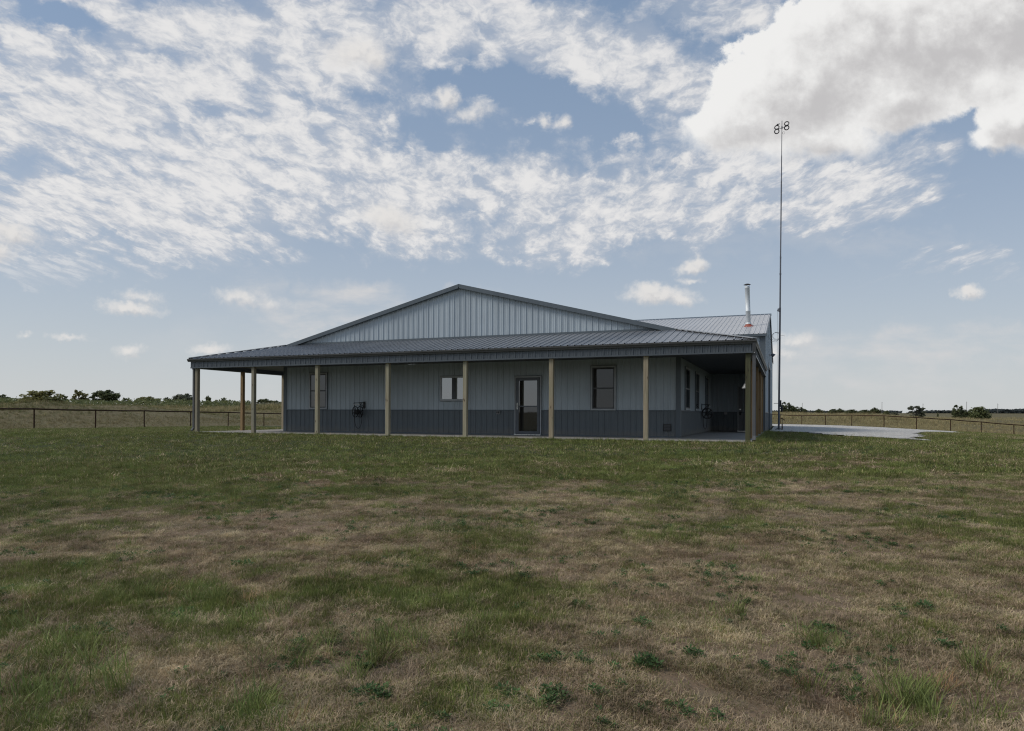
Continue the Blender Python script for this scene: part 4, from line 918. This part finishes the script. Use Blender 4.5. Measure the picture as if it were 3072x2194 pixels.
def crown_mesh(name, lumps, nleaf, size, seed, mat):
    """unit tree: lumps = (x,y,z,r) clumps; leaves scattered in the shells of clumps made of smaller sprays"""
    rg = np.random.default_rng(seed); P_ = []; S_ = []
    tot = sum(l[3]**2 for l in lumps)
    for (x,y,z,r) in lumps:
        n = int(nleaf*r*r/tot); nsp = max(6, n//14)
        d = rg.normal(size=(nsp,3)); d /= np.linalg.norm(d,axis=1)[:,None]; rad = r*rg.random(nsp)**.4*rg.uniform(.7,1.12,nsp)
        c = d*rad[:,None]*np.array([1,1,.8])+np.array([x,y,z])
        k = rg.integers(0,nsp,n); P_.append(c[k]+rg.normal(size=(n,3))*r*.16)
    p = np.concatenate(P_); n = len(p)
    a = rg.normal(size=(n,3)); a /= np.linalg.norm(a,axis=1)[:,None]; b_ = rg.normal(size=(n,3)); b_ -= (a*b_).sum(1)[:,None]*a; b_ /= np.linalg.norm(b_,axis=1)[:,None]
    s_ = size*rg.uniform(.6,1.3,n)[:,None]
    v = np.stack([p-a*s_, p+b_*s_*.6, p+a*s_, p-b_*s_*.6], 1).reshape(-1,3)
    f = np.arange(4*n).reshape(n,4)
    return v, f
KINDS = {}
def make_tree(kind, lumps, trunk_h, mat, seed, nleaf=2200, size=.045, tr=.035, limbs=True):
    """unit height 1, unit width 1, standing on the origin"""
    lumps = [(x,y,z*.95,r*1.02) for x,y,z,r in lumps]+[(x*1.05,y+.05,max(.14,z*.52),r*.8) for x,y,z,r in lumps[:4]]
    v, f = crown_mesh('crown', lumps, int(nleaf*1.25), size, seed, mat)
    t = MB(); rg = random.Random(seed)
    t.tube([(0,0,-.06),(rg.uniform(-.02,.02),0,trunk_h*.5),(rg.uniform(-.03,.03),.01,trunk_h)], [tr,tr*.8,tr*.6], 7)
    for (x,y,z,r) in lumps:
        t.tube([(0,0,trunk_h*.8),(x*.5,y*.5,(trunk_h+z)/2),(x,y,z)], [tr*.5,tr*.34,tr*.12], 5)
        for k in range(3):
            e = (x+rg.uniform(-1,1)*r*.8, y+rg.uniform(-1,1)*r*.8, z+rg.uniform(-.3,.9)*r*.8); t.tube([(x*.7,y*.7,(trunk_h+z)/2+.1*z),e], [tr*.2,tr*.06], 4)
    KINDS[kind] = (v, f, t, mat)
make_tree('round', [(0,0,.62,.26),(-.24,.05,.50,.20),(.26,-.05,.52,.21),(.08,.2,.5,.2),(-.06,-.2,.46,.2),(.0,0,.82,.16),(-.30,0,.34,.14),(.32,.05,.36,.14)], .3, 'leaf_dark', 1)
make_tree('wide', [(0,0,.70,.24),(-.28,.02,.66,.19),(.28,0,.62,.20),(-.10,.18,.58,.18),(.14,-.16,.58,.18),(.40,.02,.55,.11),(-.42,0,.5,.10),(.12,0,.86,.13),(-.16,0,.82,.12),(-.2,0,.36,.10),(.3,0,.36,.1)], .36, 'leaf_dark', 2, 2400)
make_tree('airy', [(0,0,.72,.17),(-.24,.04,.60,.13),(.22,-.04,.64,.14),(.03,.18,.52,.14),(-.08,-.12,.86,.10),(.30,.02,.42,.11),(-.32,.02,.40,.12),(.05,0,.34,.10)], .3, 'leaf_olive', 3, 1100, .05)
make_tree('oval', [(0,0,.55,.24),(-.16,.05,.42,.2),(.17,-.05,.44,.2),(-.08,.1,.70,.18),(.10,-.08,.74,.16),(0,0,.88,.11),(.22,0,.26,.14),(-.24,0,.25,.14)], .2, 'leaf_mid', 4, 2000)
make_tree('umbrella', [(-.22,.02,.80,.17),(.05,.0,.86,.15),(.28,.02,.72,.15),(-.38,0,.72,.09),(.20,.12,.60,.13),(.30,-.1,.44,.13),(.12,.05,.22,.17),(.34,0,.22,.15),(-.22,0,.14,.12),(.42,0,.42,.08)], .5, 'leaf_grey', 5, 2200)
make_tree('bush', [(0,0,.48,.33),(-.26,.06,.42,.25),(.27,-.06,.44,.26),(.1,.2,.36,.26),(-.1,-.2,.36,.26),(-.12,0,.72,.2),(.16,0,.74,.2),(-.40,0,.24,.13),(.42,0,.26,.13),(0,-.1,.15,.2),(.25,-.1,.15,.18),(-.25,-.1,.15,.18)], .14, 'leaf_dark', 6, 3000)
make_tree('ragged', [(-.18,0,.58,.24),(.14,.08,.50,.26),(-.34,-.05,.36,.16),(.36,0,.40,.17),(-.02,-.12,.80,.14),(-.22,0,.86,.10),(.05,0,.2,.22),(-.25,0,.16,.18),(.28,0,.16,.18)], .2, 'leaf_dark', 7, 2000)
make_tree('conifer', [(0,0,.25,.26),(0,0,.45,.2),(0,0,.65,.14),(0,0,.82,.08),(0,0,.95,.04)], .3, 'leaf_dark', 8, 900, .05)
PROTO = {}
def place_tree(kind, name, p, h_, w_, rz, label, cat, grp, mat=None):
    v, f, t, mk = KINDS[kind]; mk = mat or mk; key = (kind, mk)
    if key not in PROTO:
        r = empty(name, (0,0,0)); t.build('trunk', M['bark'], r); np_mesh('crown', v, f, M[mk], r, smooth=False); PROTO[key] = r
    else: r = copy_tree(PROTO[key]); r.name = name
    r.location = p; r.scale = (w_, w_*.9, h_); r.rotation_euler = (0,0,rz); tag(r, label, cat, grp)
    return r
SPEC = {  # kind, material, widen, heighten, rotation, name, label
 'L0': ('round','leaf_dark',1.4,1.2,.3,'tree','dark tree cut off by the left picture edge, behind the first mound'),
 'L1': ('bush','leaf_olive',1.25,1.35,.9,'shrub','broad olive-yellow thicket crowning the leftmost grassy mound'),
 'L2': ('airy','leaf_mid',1.3,1.25,1.2,'tree','small thin tree just right of the olive thicket, with sky showing through it'),
 'L3': ('airy','leaf_olive',1.15,1.1,.2,'tree','loose yellow-green tree standing against the left side of the big dark green tree'),
 'L4': ('wide','leaf_dark',1.1,1.1,.0,'tree','biggest dark green tree of the left horizon, wide crown with gaps showing sky'),
 'L5': ('airy','leaf_grey',1.2,1.3,2.2,'tree','faint sparse pale tree just right of the biggest dark green tree'),
 'L6': ('wide','leaf_olive',1.1,1.3,1.5,'tree','wide low yellow-green tree standing alone above the second grassy mound'),
 'L7': ('oval','leaf_grey',1.2,1.15,.4,'tree','lower grey-green tree left of the wide tree by the left porch corner'),
 'L8': ('wide','leaf_grey',1.1,1.1,3.0,'tree','wide grey-green tree just left of the left corner post of the porch'),
 'L10': ('oval','leaf_dark',1.25,1.1,.8,'tree','tall bushy dark tree just right of the left porch corner post'),
 'L11': ('round','leaf_grey',1.35,1.1,.1,'tree','narrow low tree between two taller trees seen through the left porch'),
 'L12': ('round','leaf_mid',1.2,1.1,1.9,'tree','lighter green lumpy tree in the middle of the widest porch bay on the left'),
 'L13': ('bush','leaf_dark',1.15,1.1,.5,'tree','dense dark rounded tree left of the brown rear post of the left porch'),
 'L14': ('bush','leaf_dark',1.2,1.1,2.5,'tree','dark tree in the narrow gap between brown rear post and second front post'),
 'L15': ('wide','leaf_dark',1.15,1.15,1.1,'tree','wide flat-topped tree on the golden hill, right of the second front post'),
 'L16': ('wide','leaf_dark',1.15,1.15,2.0,'tree','small dark tree between the flat-topped hill tree and the house'),
 'L17': ('round','leaf_dark',1.2,1.15,.6,'tree','last dark tree on the golden hill, touching the rear post by the house wall'),
 'R1': ('ragged','leaf_dark',1.15,1.1,.4,'tree','tallest dark tree on the right horizon, just beside the antenna mast'),
 'R2': ('ragged','leaf_dark',1.2,1.1,2.4,'tree','lower dark tree sloping down from the tall one beside the antenna mast'),
 'R3': ('round','leaf_dark',1.1,1.15,.2,'tree','small dark pointed tree, leftmost of the row after the mast trees'),
 'R4': ('bush','leaf_dark',1.15,1.1,1.0,'tree','small round dark tree, second in the row after the mast trees'),
 'R5': ('round','leaf_dark',1.1,1.1,1.7,'tree','small peaked dark tree, third in the row after the mast trees'),
 'R6': ('bush','leaf_dark',1.05,1.1,.3,'tree','long low dark tree clump, fourth in the row after the mast trees'),
 'R7': ('bush','leaf_dark',1.05,1.1,2.9,'tree','long low dark tree clump left of the bigger tree by the first far pole'),
 'R8': ('round','leaf_dark',1.1,1.05,.9,'tree','larger dark tree ending the row, beside a thin far utility pole'),
 'R9': ('bush','leaf_mid',1.1,1.1,.7,'bush','lone small green bush just right of the end of the dark tree row'),
 'R10': ('bush','leaf_grey',1.1,1.1,1.9,'bush','flat faint scrub trailing off right of the lone small green bush'),
 'R11': ('umbrella','leaf_grey',1.05,1.05,.0,'tree','umbrella-shaped tree standing by itself in the right field'),
 'R13': ('conifer','leaf_dark',1.3,1.1,.0,'tree','tiny slim dark tree alone between the umbrella tree and the big round bushes'),
 'R14': ('ragged','leaf_dark',1.1,1.05,.0,'bush','ragged dark bush, left half of the bush pair in the right field'),
 'R15': ('bush','leaf_mid',1.15,1.05,.0,'bush','dense rounded green bush, right half of the bush pair in the right field')}
HK = {'R14': 1.22, 'R15': 1.22, 'L1': 1.25, 'L2': 1.15, 'L0': 1.15, 'L3': 1.08, 'L4': 1.06, 'L8': 1.1, 'L7': 1.1, 'L6': 1.08, 'L10': 1.1, 'L12': 1.1, 'R1': 1.08}
for n, x, y, z, h_, w_ in TREES:
    kd, mk, kw, kh, rz, nm, lb = SPEC[n]; p, k = push(n, (x,y,z))
    zt_ = p[2]+h_*k; zb = gz1(p[0],p[1])-.1
    place_tree(kd, nm, (p[0],p[1],zb), (zt_-zb)*HK.get(n, 1.0), w_*k*kw, rz*0+YAW, lb, 'tree' if nm == 'tree' else 'bush', 'trees and bushes on the horizon', mk)
# far woods on the right horizon: nobody could count them
def far_wood(name, u0, u1, D, h_, n, label, mat, sz=1.0):
    rg = np.random.default_rng(n); ux = rg.uniform(u0, u1, n)
    base = CAM[:2]+np.array(F0[:2])*D; pts = base+np.outer(ux, np.array(R0[:2]))+np.outer(rg.uniform(-15,15,n), np.array(F0[:2]))
    hh = h_*(.55+.6*vnoise(ux*.13+n, ux*0+3.0)*1.3); z = gz_arr(pts)+rg.random(n)**.7*hh
    p = np.stack([pts[:,0],pts[:,1],z],1); a = rg.normal(size=(n,3)); a /= np.linalg.norm(a,axis=1)[:,None]; b_ = rg.normal(size=(n,3)); b_ -= (a*b_).sum(1)[:,None]*a; b_ /= np.linalg.norm(b_,axis=1)[:,None]
    s_ = rg.uniform(.5,1.3,n)[:,None]*sz
    v = np.stack([p-a*s_, p+b_*s_*.7, p+a*s_, p-b_*s_*.7], 1).reshape(-1,3)
    o = np_mesh(name, v, np.arange(4*n).reshape(n,4), mat, smooth=False); tag(o, label, 'wood', None, 'stuff'); return o
gz_arr = lambda P_: ground(P_[:,0], P_[:,1])
M['leaf_far'] = leaf_mat('far leaves', (.055,.066,.064), (.085,.097,.092))
far_wood('distant_wood', 444, 486, 640, 3.6, 5200, 'long dark far-off wood on the right horizon behind the bush pair', M['leaf_far'])
far_wood('distant_wood', 492, 545, 660, 4.6, 2000, 'sparse far-off row of trees at the right edge of the horizon', M['leaf_far'])
far_wood('distant_wood', 384, 420, 640, 1.9, 2600, 'thin low far-off line of woods between the umbrella tree and the bush pair', M['leaf_far'])
far_wood('distant_wood', 240, 360, 640, 1.5, 3000, 'thin low far-off line of scrub right of the antenna mast', M['leaf_far'])
far_wood('scrub_bank', -135, -66, 165, 1.6, 6500, 'low pale green scrub bank behind the grassy mounds on the left', M['leaf_mid'], .26)
far_wood('scrub_bank', -104, -60, 250, 1.9, 4000, 'low grey-green scrub behind the golden hill seen through the left porch', M['leaf_grey'], .36)
# far power line poles
lbl = ['thin far utility pole above the first dark trees beside the antenna mast','thin far utility pole at the end of the dark tree row','thin far utility pole showing above the umbrella tree','thin far utility pole showing above the pair of big bushes','thin far utility pole above the far-off wood, rightmost of all']
for (x,y,z), lb in zip([(13.0,543.9,10.5),(69.4,566.5,11.63),(98.4,578.1,10.48),(129.3,590.5,12.09),(151.3,599.3,10.73)], lbl):
    zb = gz1(x,y); t = tag(empty('utility_pole', (x,y,zb)), lb, 'utility pole', 'far power line poles')
    p = MB(); p.tube([(0,0,-.5),(0,0,z-zb)], [.17,.12], 8); p.build('pole_shaft', M['pole'], t)
    p = MB(); p.tube([(0,0,z-zb-.9),(.45,0,z-zb-.75)], .05, 5); p.build('insulator_arm', M['pole'], t)
#PART3END

# ------------------------------------------------------------------ grass
def blade_mat(name, c0, c1, c2, amt, trans=.25, rough=.6):
    mt, q, b = new_mat(name)
    g = q.node('ShaderNodeNewGeometry'); r = g.outputs['Random Per Island']; pos = g.outputs['Position']
    n = q.noise(pos, 1.3, 5, .6); n2 = q.noise(pos, .28, 3, .5)
    c = q.mix(q.m('ADD', q.m('MULTIPLY', r, .55), q.m('MULTIPLY', q.ss(n, .3, .7), .45)), c0+(1,), c1+(1,))
    r2 = q.m('FRACT', q.m('MULTIPLY', r, 7.31))
    c = q.mix(q.ss(q.m('ADD', r2, q.m('MULTIPLY', q.m('SUBTRACT', n2, .5), 1.2)), 1-amt, 1-amt+.12), c, c2+(1,))
    nv = q.noise(pos, 5.5, 4, .65); nw = q.noise(q.vm('ADD', pos, (7,3,0)), 1.9, 4, .6)
    vv = q.m('MULTIPLY', q.lin(nv, .28, .72, .60, 1.42), q.lin(nw, .3, .7, .75, 1.25))
    hsv = q.node('ShaderNodeHueSaturation'); q.link(c, hsv.inputs['Color']); q.link(vv, hsv.inputs['Value']); q.link(q.lin(nw, .3, .7, .485, .512), hsv.inputs['Hue']); c = hsv.outputs[0]
    q.link(c, b.inputs['Base Color']); b.inputs['Roughness'].default_value = rough; b.inputs['Specular IOR Level'].default_value = .12
    out = [k for k in q.t.nodes if k.type == 'OUTPUT_MATERIAL'][0]
    tr = q.node('ShaderNodeBsdfTranslucent'); q.link(c, tr.inputs[0]); mx = q.node('ShaderNodeMixShader'); mx.inputs[0].default_value = trans
    q.link(b.outputs[0], mx.inputs[1]); q.link(tr.outputs[0], mx.inputs[2]); q.link(mx.outputs[0], out.inputs[0])
    return mt
M['blade_green'] = blade_mat('green blades', (0.104,0.126,0.034), (0.255,0.277,0.086), (0.433,0.342,0.188), .15)
M['blade_tuft'] = blade_mat('tuft blades', (0.096,0.126,0.038), (0.262,0.296,0.098), (0.308,0.239,0.137), .10)
M['blade_straw'] = blade_mat('straw blades', (0.239,0.177,0.105), (0.593,0.462,0.302), (0.194,0.205,0.063), .14, .15, .7)
M['field_green'] = blade_mat('green field grass', (.105,.120,.045), (.215,.225,.095), (.24,.19,.10), .25, .25, .7)
M['field_sunlit'] = blade_mat('sunlit-toned field grass', (0.296,0.245,0.120), (0.524,0.433,0.239), (0.171,0.182,0.074), .30, .25, .7)  # brighter blade colour stands in for sunlight on the open fields
M['blade_russet'] = blade_mat('russet blades', (0.251,0.154,0.071), (0.479,0.331,0.171), (0.182,0.194,0.057), .2, .2, .7)
M['weed'] = blade_mat('weed leaves', (0.046,0.089,0.030), (0.108,0.171,0.063), (0.160,0.171,0.068), .06)
M['field_blade'] = blade_mat('field grass', (0.194,0.160,0.080), (0.353,0.285,0.160), (0.120,0.131,0.055), .33, .2, .7)
def clump(name, n, spread, h0, h1, w, lean, curl, mat, seed, segs=3, flat=0.0, wide=1.0):
    rg = np.random.default_rng(seed); V_ = []; F_ = []
    for i in range(n):
        a = rg.uniform(0, 6.283); r = spread*math.sqrt(rg.random()); x, y = r*math.cos(a), r*math.sin(a)
        da = a+rg.normal()*1.0; ln = rg.uniform(h0, h1); th = min(1.45, abs(rg.normal())*lean+flat*rg.uniform(.6,1.0)); ww = w*rg.uniform(.7,1.3)
        px, py, pz = x, y, -.01; side = np.array([-math.sin(da), math.cos(da), 0])
        k0 = len(V_)
        for s_ in range(segs+1):
            t = s_/segs; wd = ww*(1-t)**.7*(.6+.4*min(1,t*4))*wide if s_ < segs else 0
            if s_ < segs: V_ += [(px-side[0]*wd/2, py-side[1]*wd/2, pz), (px+side[0]*wd/2, py+side[1]*wd/2, pz)]
            else: V_.append((px,py,pz))
            ang = th+curl*t*rg.uniform(.6,1.4); st = ln/segs
            px += math.cos(da)*math.sin(ang)*st; py += math.sin(da)*math.sin(ang)*st; pz = max(.004, pz+math.cos(ang)*st)
        for s_ in range(segs-1): F_.append((k0+2*s_, k0+2*s_+1, k0+2*s_+3, k0+2*s_+2))
        F_.append((k0+2*segs-2, k0+2*segs-1, k0+2*segs))
    me = bpy.data.meshes.new(name); me.from_pydata(V_, [], F_); me.update(); me.materials.append(mat)
    return bpy.data.objects.new(name, me)
def weed(name, seed, mat):
    rg = np.random.default_rng(seed); V_ = []; F_ = []
    for i in range(80):
        a = rg.uniform(0,6.283); r = rg.uniform(.0,.08); h = rg.uniform(.01,.085)*(1-r*6); c = np.array([r*math.cos(a), r*math.sin(a), max(.01,h)])
        el = rg.uniform(-.2,.9); d = np.array([math.cos(a)*math.cos(el), math.sin(a)*math.cos(el), math.sin(el)]); s_ = np.cross(d, [0,0,1.0]); s_ /= np.linalg.norm(s_); s_ = s_*math.cos(.4)+np.cross(s_,d)*math.sin(rg.uniform(-.6,.6)); L_ = rg.uniform(.016,.042); w_ = L_*rg.uniform(.22,.36)
        k0 = len(V_); V_ += [tuple(c), tuple(c+d*L_*.5+s_*w_), tuple(c+d*L_), tuple(c+d*L_*.5-s_*w_)]; F_.append((k0,k0+1,k0+2,k0+3))
    me = bpy.data.meshes.new(name); me.from_pydata(V_, [], F_); me.update(); me.materials.append(mat)
    return bpy.data.objects.new(name, me)
def scatter(name, label, cat, clumps, pts, scl, idx, tilt=.15, rg=RNG):
    """one mesh of root points; geometry nodes stand a clump on each"""
    src = bpy.data.collections.new(name+' clumps')
    for c in clumps: src.objects.link(c)
    me = bpy.data.meshes.new(name); me.vertices.add(len(pts)); me.vertices.foreach_set('co', pts.astype(np.float32).ravel())
    n = len(pts); rot = np.stack([rg.normal(size=n)*tilt, rg.normal(size=n)*tilt, rg.uniform(0,6.283,n)],1)
    a = me.attributes.new('rot','FLOAT_VECTOR','POINT'); a.data.foreach_set('vector', rot.astype(np.float32).ravel())
    a = me.attributes.new('scl','FLOAT','POINT'); a.data.foreach_set('value', scl.astype(np.float32))
    a = me.attributes.new('idx','INT','POINT'); a.data.foreach_set('value', idx.astype(np.int32))
    me.update(); me.materials.append(clumps[0].data.materials[0])
    o = bpy.data.objects.new(name, me); COL.objects.link(o); tag(o, label, cat, None, 'stuff')
    g = bpy.data.node_groups.new(name+' scatter', 'GeometryNodeTree')
    g.interface.new_socket(name='Geometry', in_out='INPUT', socket_type='NodeSocketGeometry'); g.interface.new_socket(name='Geometry', in_out='OUTPUT', socket_type='NodeSocketGeometry')
    nd = g.nodes; i_ = nd.new('NodeGroupInput'); o_ = nd.new('NodeGroupOutput'); ip = nd.new('GeometryNodeInstanceOnPoints')
    ci = nd.new('GeometryNodeCollectionInfo'); ci.inputs['Collection'].default_value = src; ci.inputs['Separate Children'].default_value = True; ci.inputs['Reset Children'].default_value = True
    def na(nm, ty):
        k = nd.new('GeometryNodeInputNamedAttribute'); k.data_type = ty; k.inputs['Name'].default_value = nm; return [s for s in k.outputs if s.enabled and s.name == 'Attribute'][0]
    er = nd.new('FunctionNodeEulerToRotation'); g.links.new(na('rot','FLOAT_VECTOR'), er.inputs[0])
    g.links.new(i_.outputs[0], ip.inputs['Points']); g.links.new(ci.outputs[0], ip.inputs['Instance']); ip.inputs['Pick Instance'].default_value = True
    g.links.new(na('idx','INT'), ip.inputs['Instance Index']); g.links.new(er.outputs[0], ip.inputs['Rotation']); g.links.new(na('scl','FLOAT'), ip.inputs['Scale'])
    g.links.new(ip.outputs[0], o_.inputs[0])
    md = o.modifiers.new('scatter', 'NODES'); md.node_group = g
    return o
def wedge(n, d0, d1, power, half=.98, rg=RNG):
    """ground points in front of the photographer, between distances d0 and d1"""
    t = rg.random(n); D = (d0**power+t*(d1**power-d0**power))**(1/power); u = rg.uniform(-half, half, n)
    return CAM[0]+D*(F0.x+R0.x*u), CAM[1]+D*(F0.y+R0.y*u), D
def yard(x, y):
    ok = lawn_side(x, y) > 0
    ok &= ~((x > -21.6) & (x < .3) & (y > -.24) & (y < 33))
    wob = (fbm(x*1.2, y*1.2, 4)-.5)*1.1
    ok &= ~in_poly(x+wob*.6, y+wob, GRAVEL)
    return ok
def P3(x, y, dz=0.0):
    z = ground(x, y)+dz; nr = np.exp(-((x-CAM[0])**2+(y-CAM[1])**2)/60.0**2); z = z+nr*(fbm(x*1.3, y*1.3, 3)-.5)*np.where(lawn_side(x,y) < 0, .18, .05)
    return np.stack([x,y,z],1)
# fine green turf
gl = [clump('blade_a',34,.055,.018,.055,.0036,.55,.5,M['blade_green'],1), clump('blade_b',28,.06,.02,.070,.0040,.6,.6,M['blade_green'],2), clump('blade_c',38,.07,.015,.042,.0034,.8,.3,M['blade_green'],3)]
glf = [clump('blade_d',30,.15,.03,.08,.010,.6,.5,M['blade_green'],4), clump('blade_e',30,.17,.03,.09,.011,.7,.5,M['blade_green'],5)]
xs=[];ys=[];ss=[];ix=[]
for (n, d0, d1, pw, k) in ((80000,2.3,7.5,1.5,0),(75000,6.5,16,1.6,0),(80000,12,62,1.35,3)):
    x, y, D = wedge(n, d0, d1, pw); ok = yard(x, y); g_ = green(x, y); pr = np.clip((g_-.30)*2.4, .09, .80)
    if k == 3: pr = np.clip((g_-.27)*3.0, .06, 1)
    ok &= RNG.random(n) < pr; x, y, D, g_ = x[ok], y[ok], D[ok], g_[ok]
    xs.append(x); ys.append(y); ss.append((.75+.7*g_*RNG.random(len(x)))*np.where(k == 3, 1.0, 1.0)); ix.append(RNG.integers(0,3,len(x)) if k == 0 else 3+RNG.integers(0,2,len(x)))
x = np.concatenate(xs); y = np.concatenate(ys)
for i_c, c_o in enumerate(gl+glf): c_o.name = 'blade_%d' % i_c
scatter('lawn_grass', 'short mown green grass of the yard', 'grass', gl+glf, P3(x,y), np.concatenate(ss), np.concatenate(ix))
# dry thatch
sl_ = [clump('thatch_0',44,.085,.015,.050,.0028,.45,.9,M['blade_straw'],21,3,.75), clump('thatch_1',40,.085,.015,.045,.0027,.7,.7,M['blade_straw'],22,3,.35), clump('thatch_2',46,.095,.018,.062,.0029,.4,.8,M['blade_straw'],23,3,1.0), clump('thatch_3',26,.19,.05,.12,.011,.6,.6,M['blade_straw'],24,3,.7)]
xs=[];ys=[];ss=[];ix=[]
for (n, d0, d1, pw, k) in ((90000,2.3,7.5,1.5,0),(80000,6.5,16,1.6,0),(40000,12,42,1.35,3)):
    x, y, D = wedge(n, d0, d1, pw); ok = yard(x, y); g_ = green(x, y); pr = np.clip(np.minimum((g_-.01)*6, (.86-g_)*2.2), .10, 1)
    if k == 3: pr = np.clip((.66-g_)*2.6, .04, 1)
    ok &= RNG.random(n) < pr; x, y = x[ok], y[ok]
    xs.append(x); ys.append(y); ss.append(.7+.6*RNG.random(len(x))); ix.append(RNG.integers(0,3,len(x)) if k == 0 else np.full(len(x),3))
x = np.concatenate(xs); y = np.concatenate(ys)
scatter('dry_grass', 'dry straw-coloured grass and thatch lying over bare patches of the yard', 'grass', sl_, P3(x,y), np.concatenate(ss), np.concatenate(ix))
# longer tufts
tf = [clump('tuft_0',34,.07,.10,.26,.0062,.42,.9,M['blade_tuft'],31,5), clump('tuft_1',28,.10,.08,.22,.0058,.55,.9,M['blade_tuft'],32,5), clump('tuft_2',40,.09,.06,.17,.0052,.6,.8,M['blade_tuft'],33,4), clump('tuft_3',46,.07,.05,.14,.0042,.6,.6,M['blade_russet'],34,4)]
cx_ = np.array([t[0] for t in TUFTS]); cy2 = np.array([t[1] for t in TUFTS])
rep = 6; x = np.repeat(cx_,rep)+RNG.normal(size=len(cx_)*rep)*.10; y = np.repeat(cy2,rep)+RNG.normal(size=len(cx_)*rep)*.10; s1 = RNG.uniform(.55,1.1,len(x))
x2, y2, D2 = wedge(15000,2.4,18,1.5); g_ = green(x2,y2); ok = yard(x2,y2) & (RNG.random(len(x2)) < np.clip((g_-.40)*1.2,.015,1)*np.where(x2 < -1.2, 1.0, .35)); x2, y2 = x2[ok], y2[ok]
x = np.concatenate([x,x2]); y = np.concatenate([y,y2]); s_ = np.concatenate([s1, RNG.uniform(.22,.8,len(x2))])
# unmown fringe along the slab and posts
nf = 2600; xf = RNG.uniform(-21.5,.3,nf); yf = -.27-np.abs(RNG.normal(size=nf))*.14
nf2 = 900; xg = .16+np.abs(RNG.normal(size=nf2))*.25; yg = RNG.uniform(-.3,12.8,nf2)
x = np.concatenate([x,xf,xg]); y = np.concatenate([y,yf,yg]); s_ = np.concatenate([s_, RNG.uniform(.28,.75,nf), RNG.uniform(.5,1.2,nf2)])
scatter('grass_tufts', 'longer arching tufts of green grass scattered over the yard and along the slab edge', 'grass', tf, P3(x,y), s_, np.where(RNG.random(len(x)) < .13, 3, RNG.integers(0,3,len(x))))
# low broad-leaved weeds
wd = [weed('weed_0',41,M['weed']), weed('weed_1',42,M['weed']), weed('weed_2',43,M['weed'])]
wx = np.array([t[0] for t in WEEDS]); wy = np.array([t[1] for t in WEEDS]); x = np.repeat(wx,3)+RNG.normal(size=len(wx)*3)*.045; y = np.repeat(wy,3)+RNG.normal(size=len(wx)*3)*.045
x2, y2, D2 = wedge(16000,2.4,18,1.5); ok = yard(x2,y2) & (fbm(x2*1.6+50,y2*1.6+70,3) > np.where(x2 < 0, .585, .625)); x = np.concatenate([x,x2[ok]]); y = np.concatenate([y,y2[ok]])
scatter('low_weeds', 'small dark green broad-leaved weeds dotted over the dry yard', 'weeds', wd, P3(x,y), np.concatenate([RNG.uniform(.3,.7,len(wx)*3), RNG.uniform(.2,.55,len(x)-len(wx)*3)]), RNG.integers(0,3,len(x)), .1)
# tall field grass beyond the fences
fg = [clump('stalk_0',26,.28,.30,.75,.020,.30,.5,M['field_blade'],51,3), clump('stalk_1',24,.32,.25,.60,.022,.40,.5,M['field_blade'],52,3), clump('stalk_2',22,.30,.35,.95,.018,.25,.4,M['field_blade'],53,3), clump('stalk_3',26,.30,.30,.80,.020,.30,.5,M['field_sunlit'],54,3), clump('stalk_4',24,.32,.25,.60,.022,.40,.5,M['field_sunlit'],55,3), clump('stalk_5',26,.30,.25,.65,.022,.40,.5,M['field_green'],56,3)]
xs=[];ys=[];ss=[]
for (n, d0, d1, pw) in ((90000,36,105,1.5),(30000,95,190,1.5)):
    x, y, D = wedge(n, d0, d1, pw, .92); ls = lawn_side(x, y); ok = (ls < -.1) & ~((x > -17) & (x < .4) & (y < 33)) & ~in_poly(x, y, GRAVEL)
    dn = fbm(x*.16, y*.16, 3); ok &= RNG.random(n) < np.clip(.35+(dn-.4)*2.2, .12, 1)
    x, y, D, ls, dn = x[ok], y[ok], D[ok], ls[ok], dn[ok]
    xs.append(x); ys.append(y); ss.append((.35+.55*RNG.random(len(x)))*np.clip(.55-ls*.03, .55, 1.25)*np.where(D > 95, np.where(x > 18, .75, 1.25), np.where(x > 0, .8, .62))*(.6+dn*.7))
x = np.concatenate(xs); y = np.concatenate(ys)
scatter('field_grass', 'tall dry tan and olive grass of the fields and mounds beyond the fences', 'grass', fg, P3(x,y), np.concatenate(ss), np.where(RNG.random(len(x)) < np.where(x > 0, .72, np.where(y > 45, .6, .06)), RNG.integers(3,5,len(x)), np.where((x < -54) & (RNG.random(len(x)) < .62), 5, RNG.integers(0,3,len(x)))), .12)
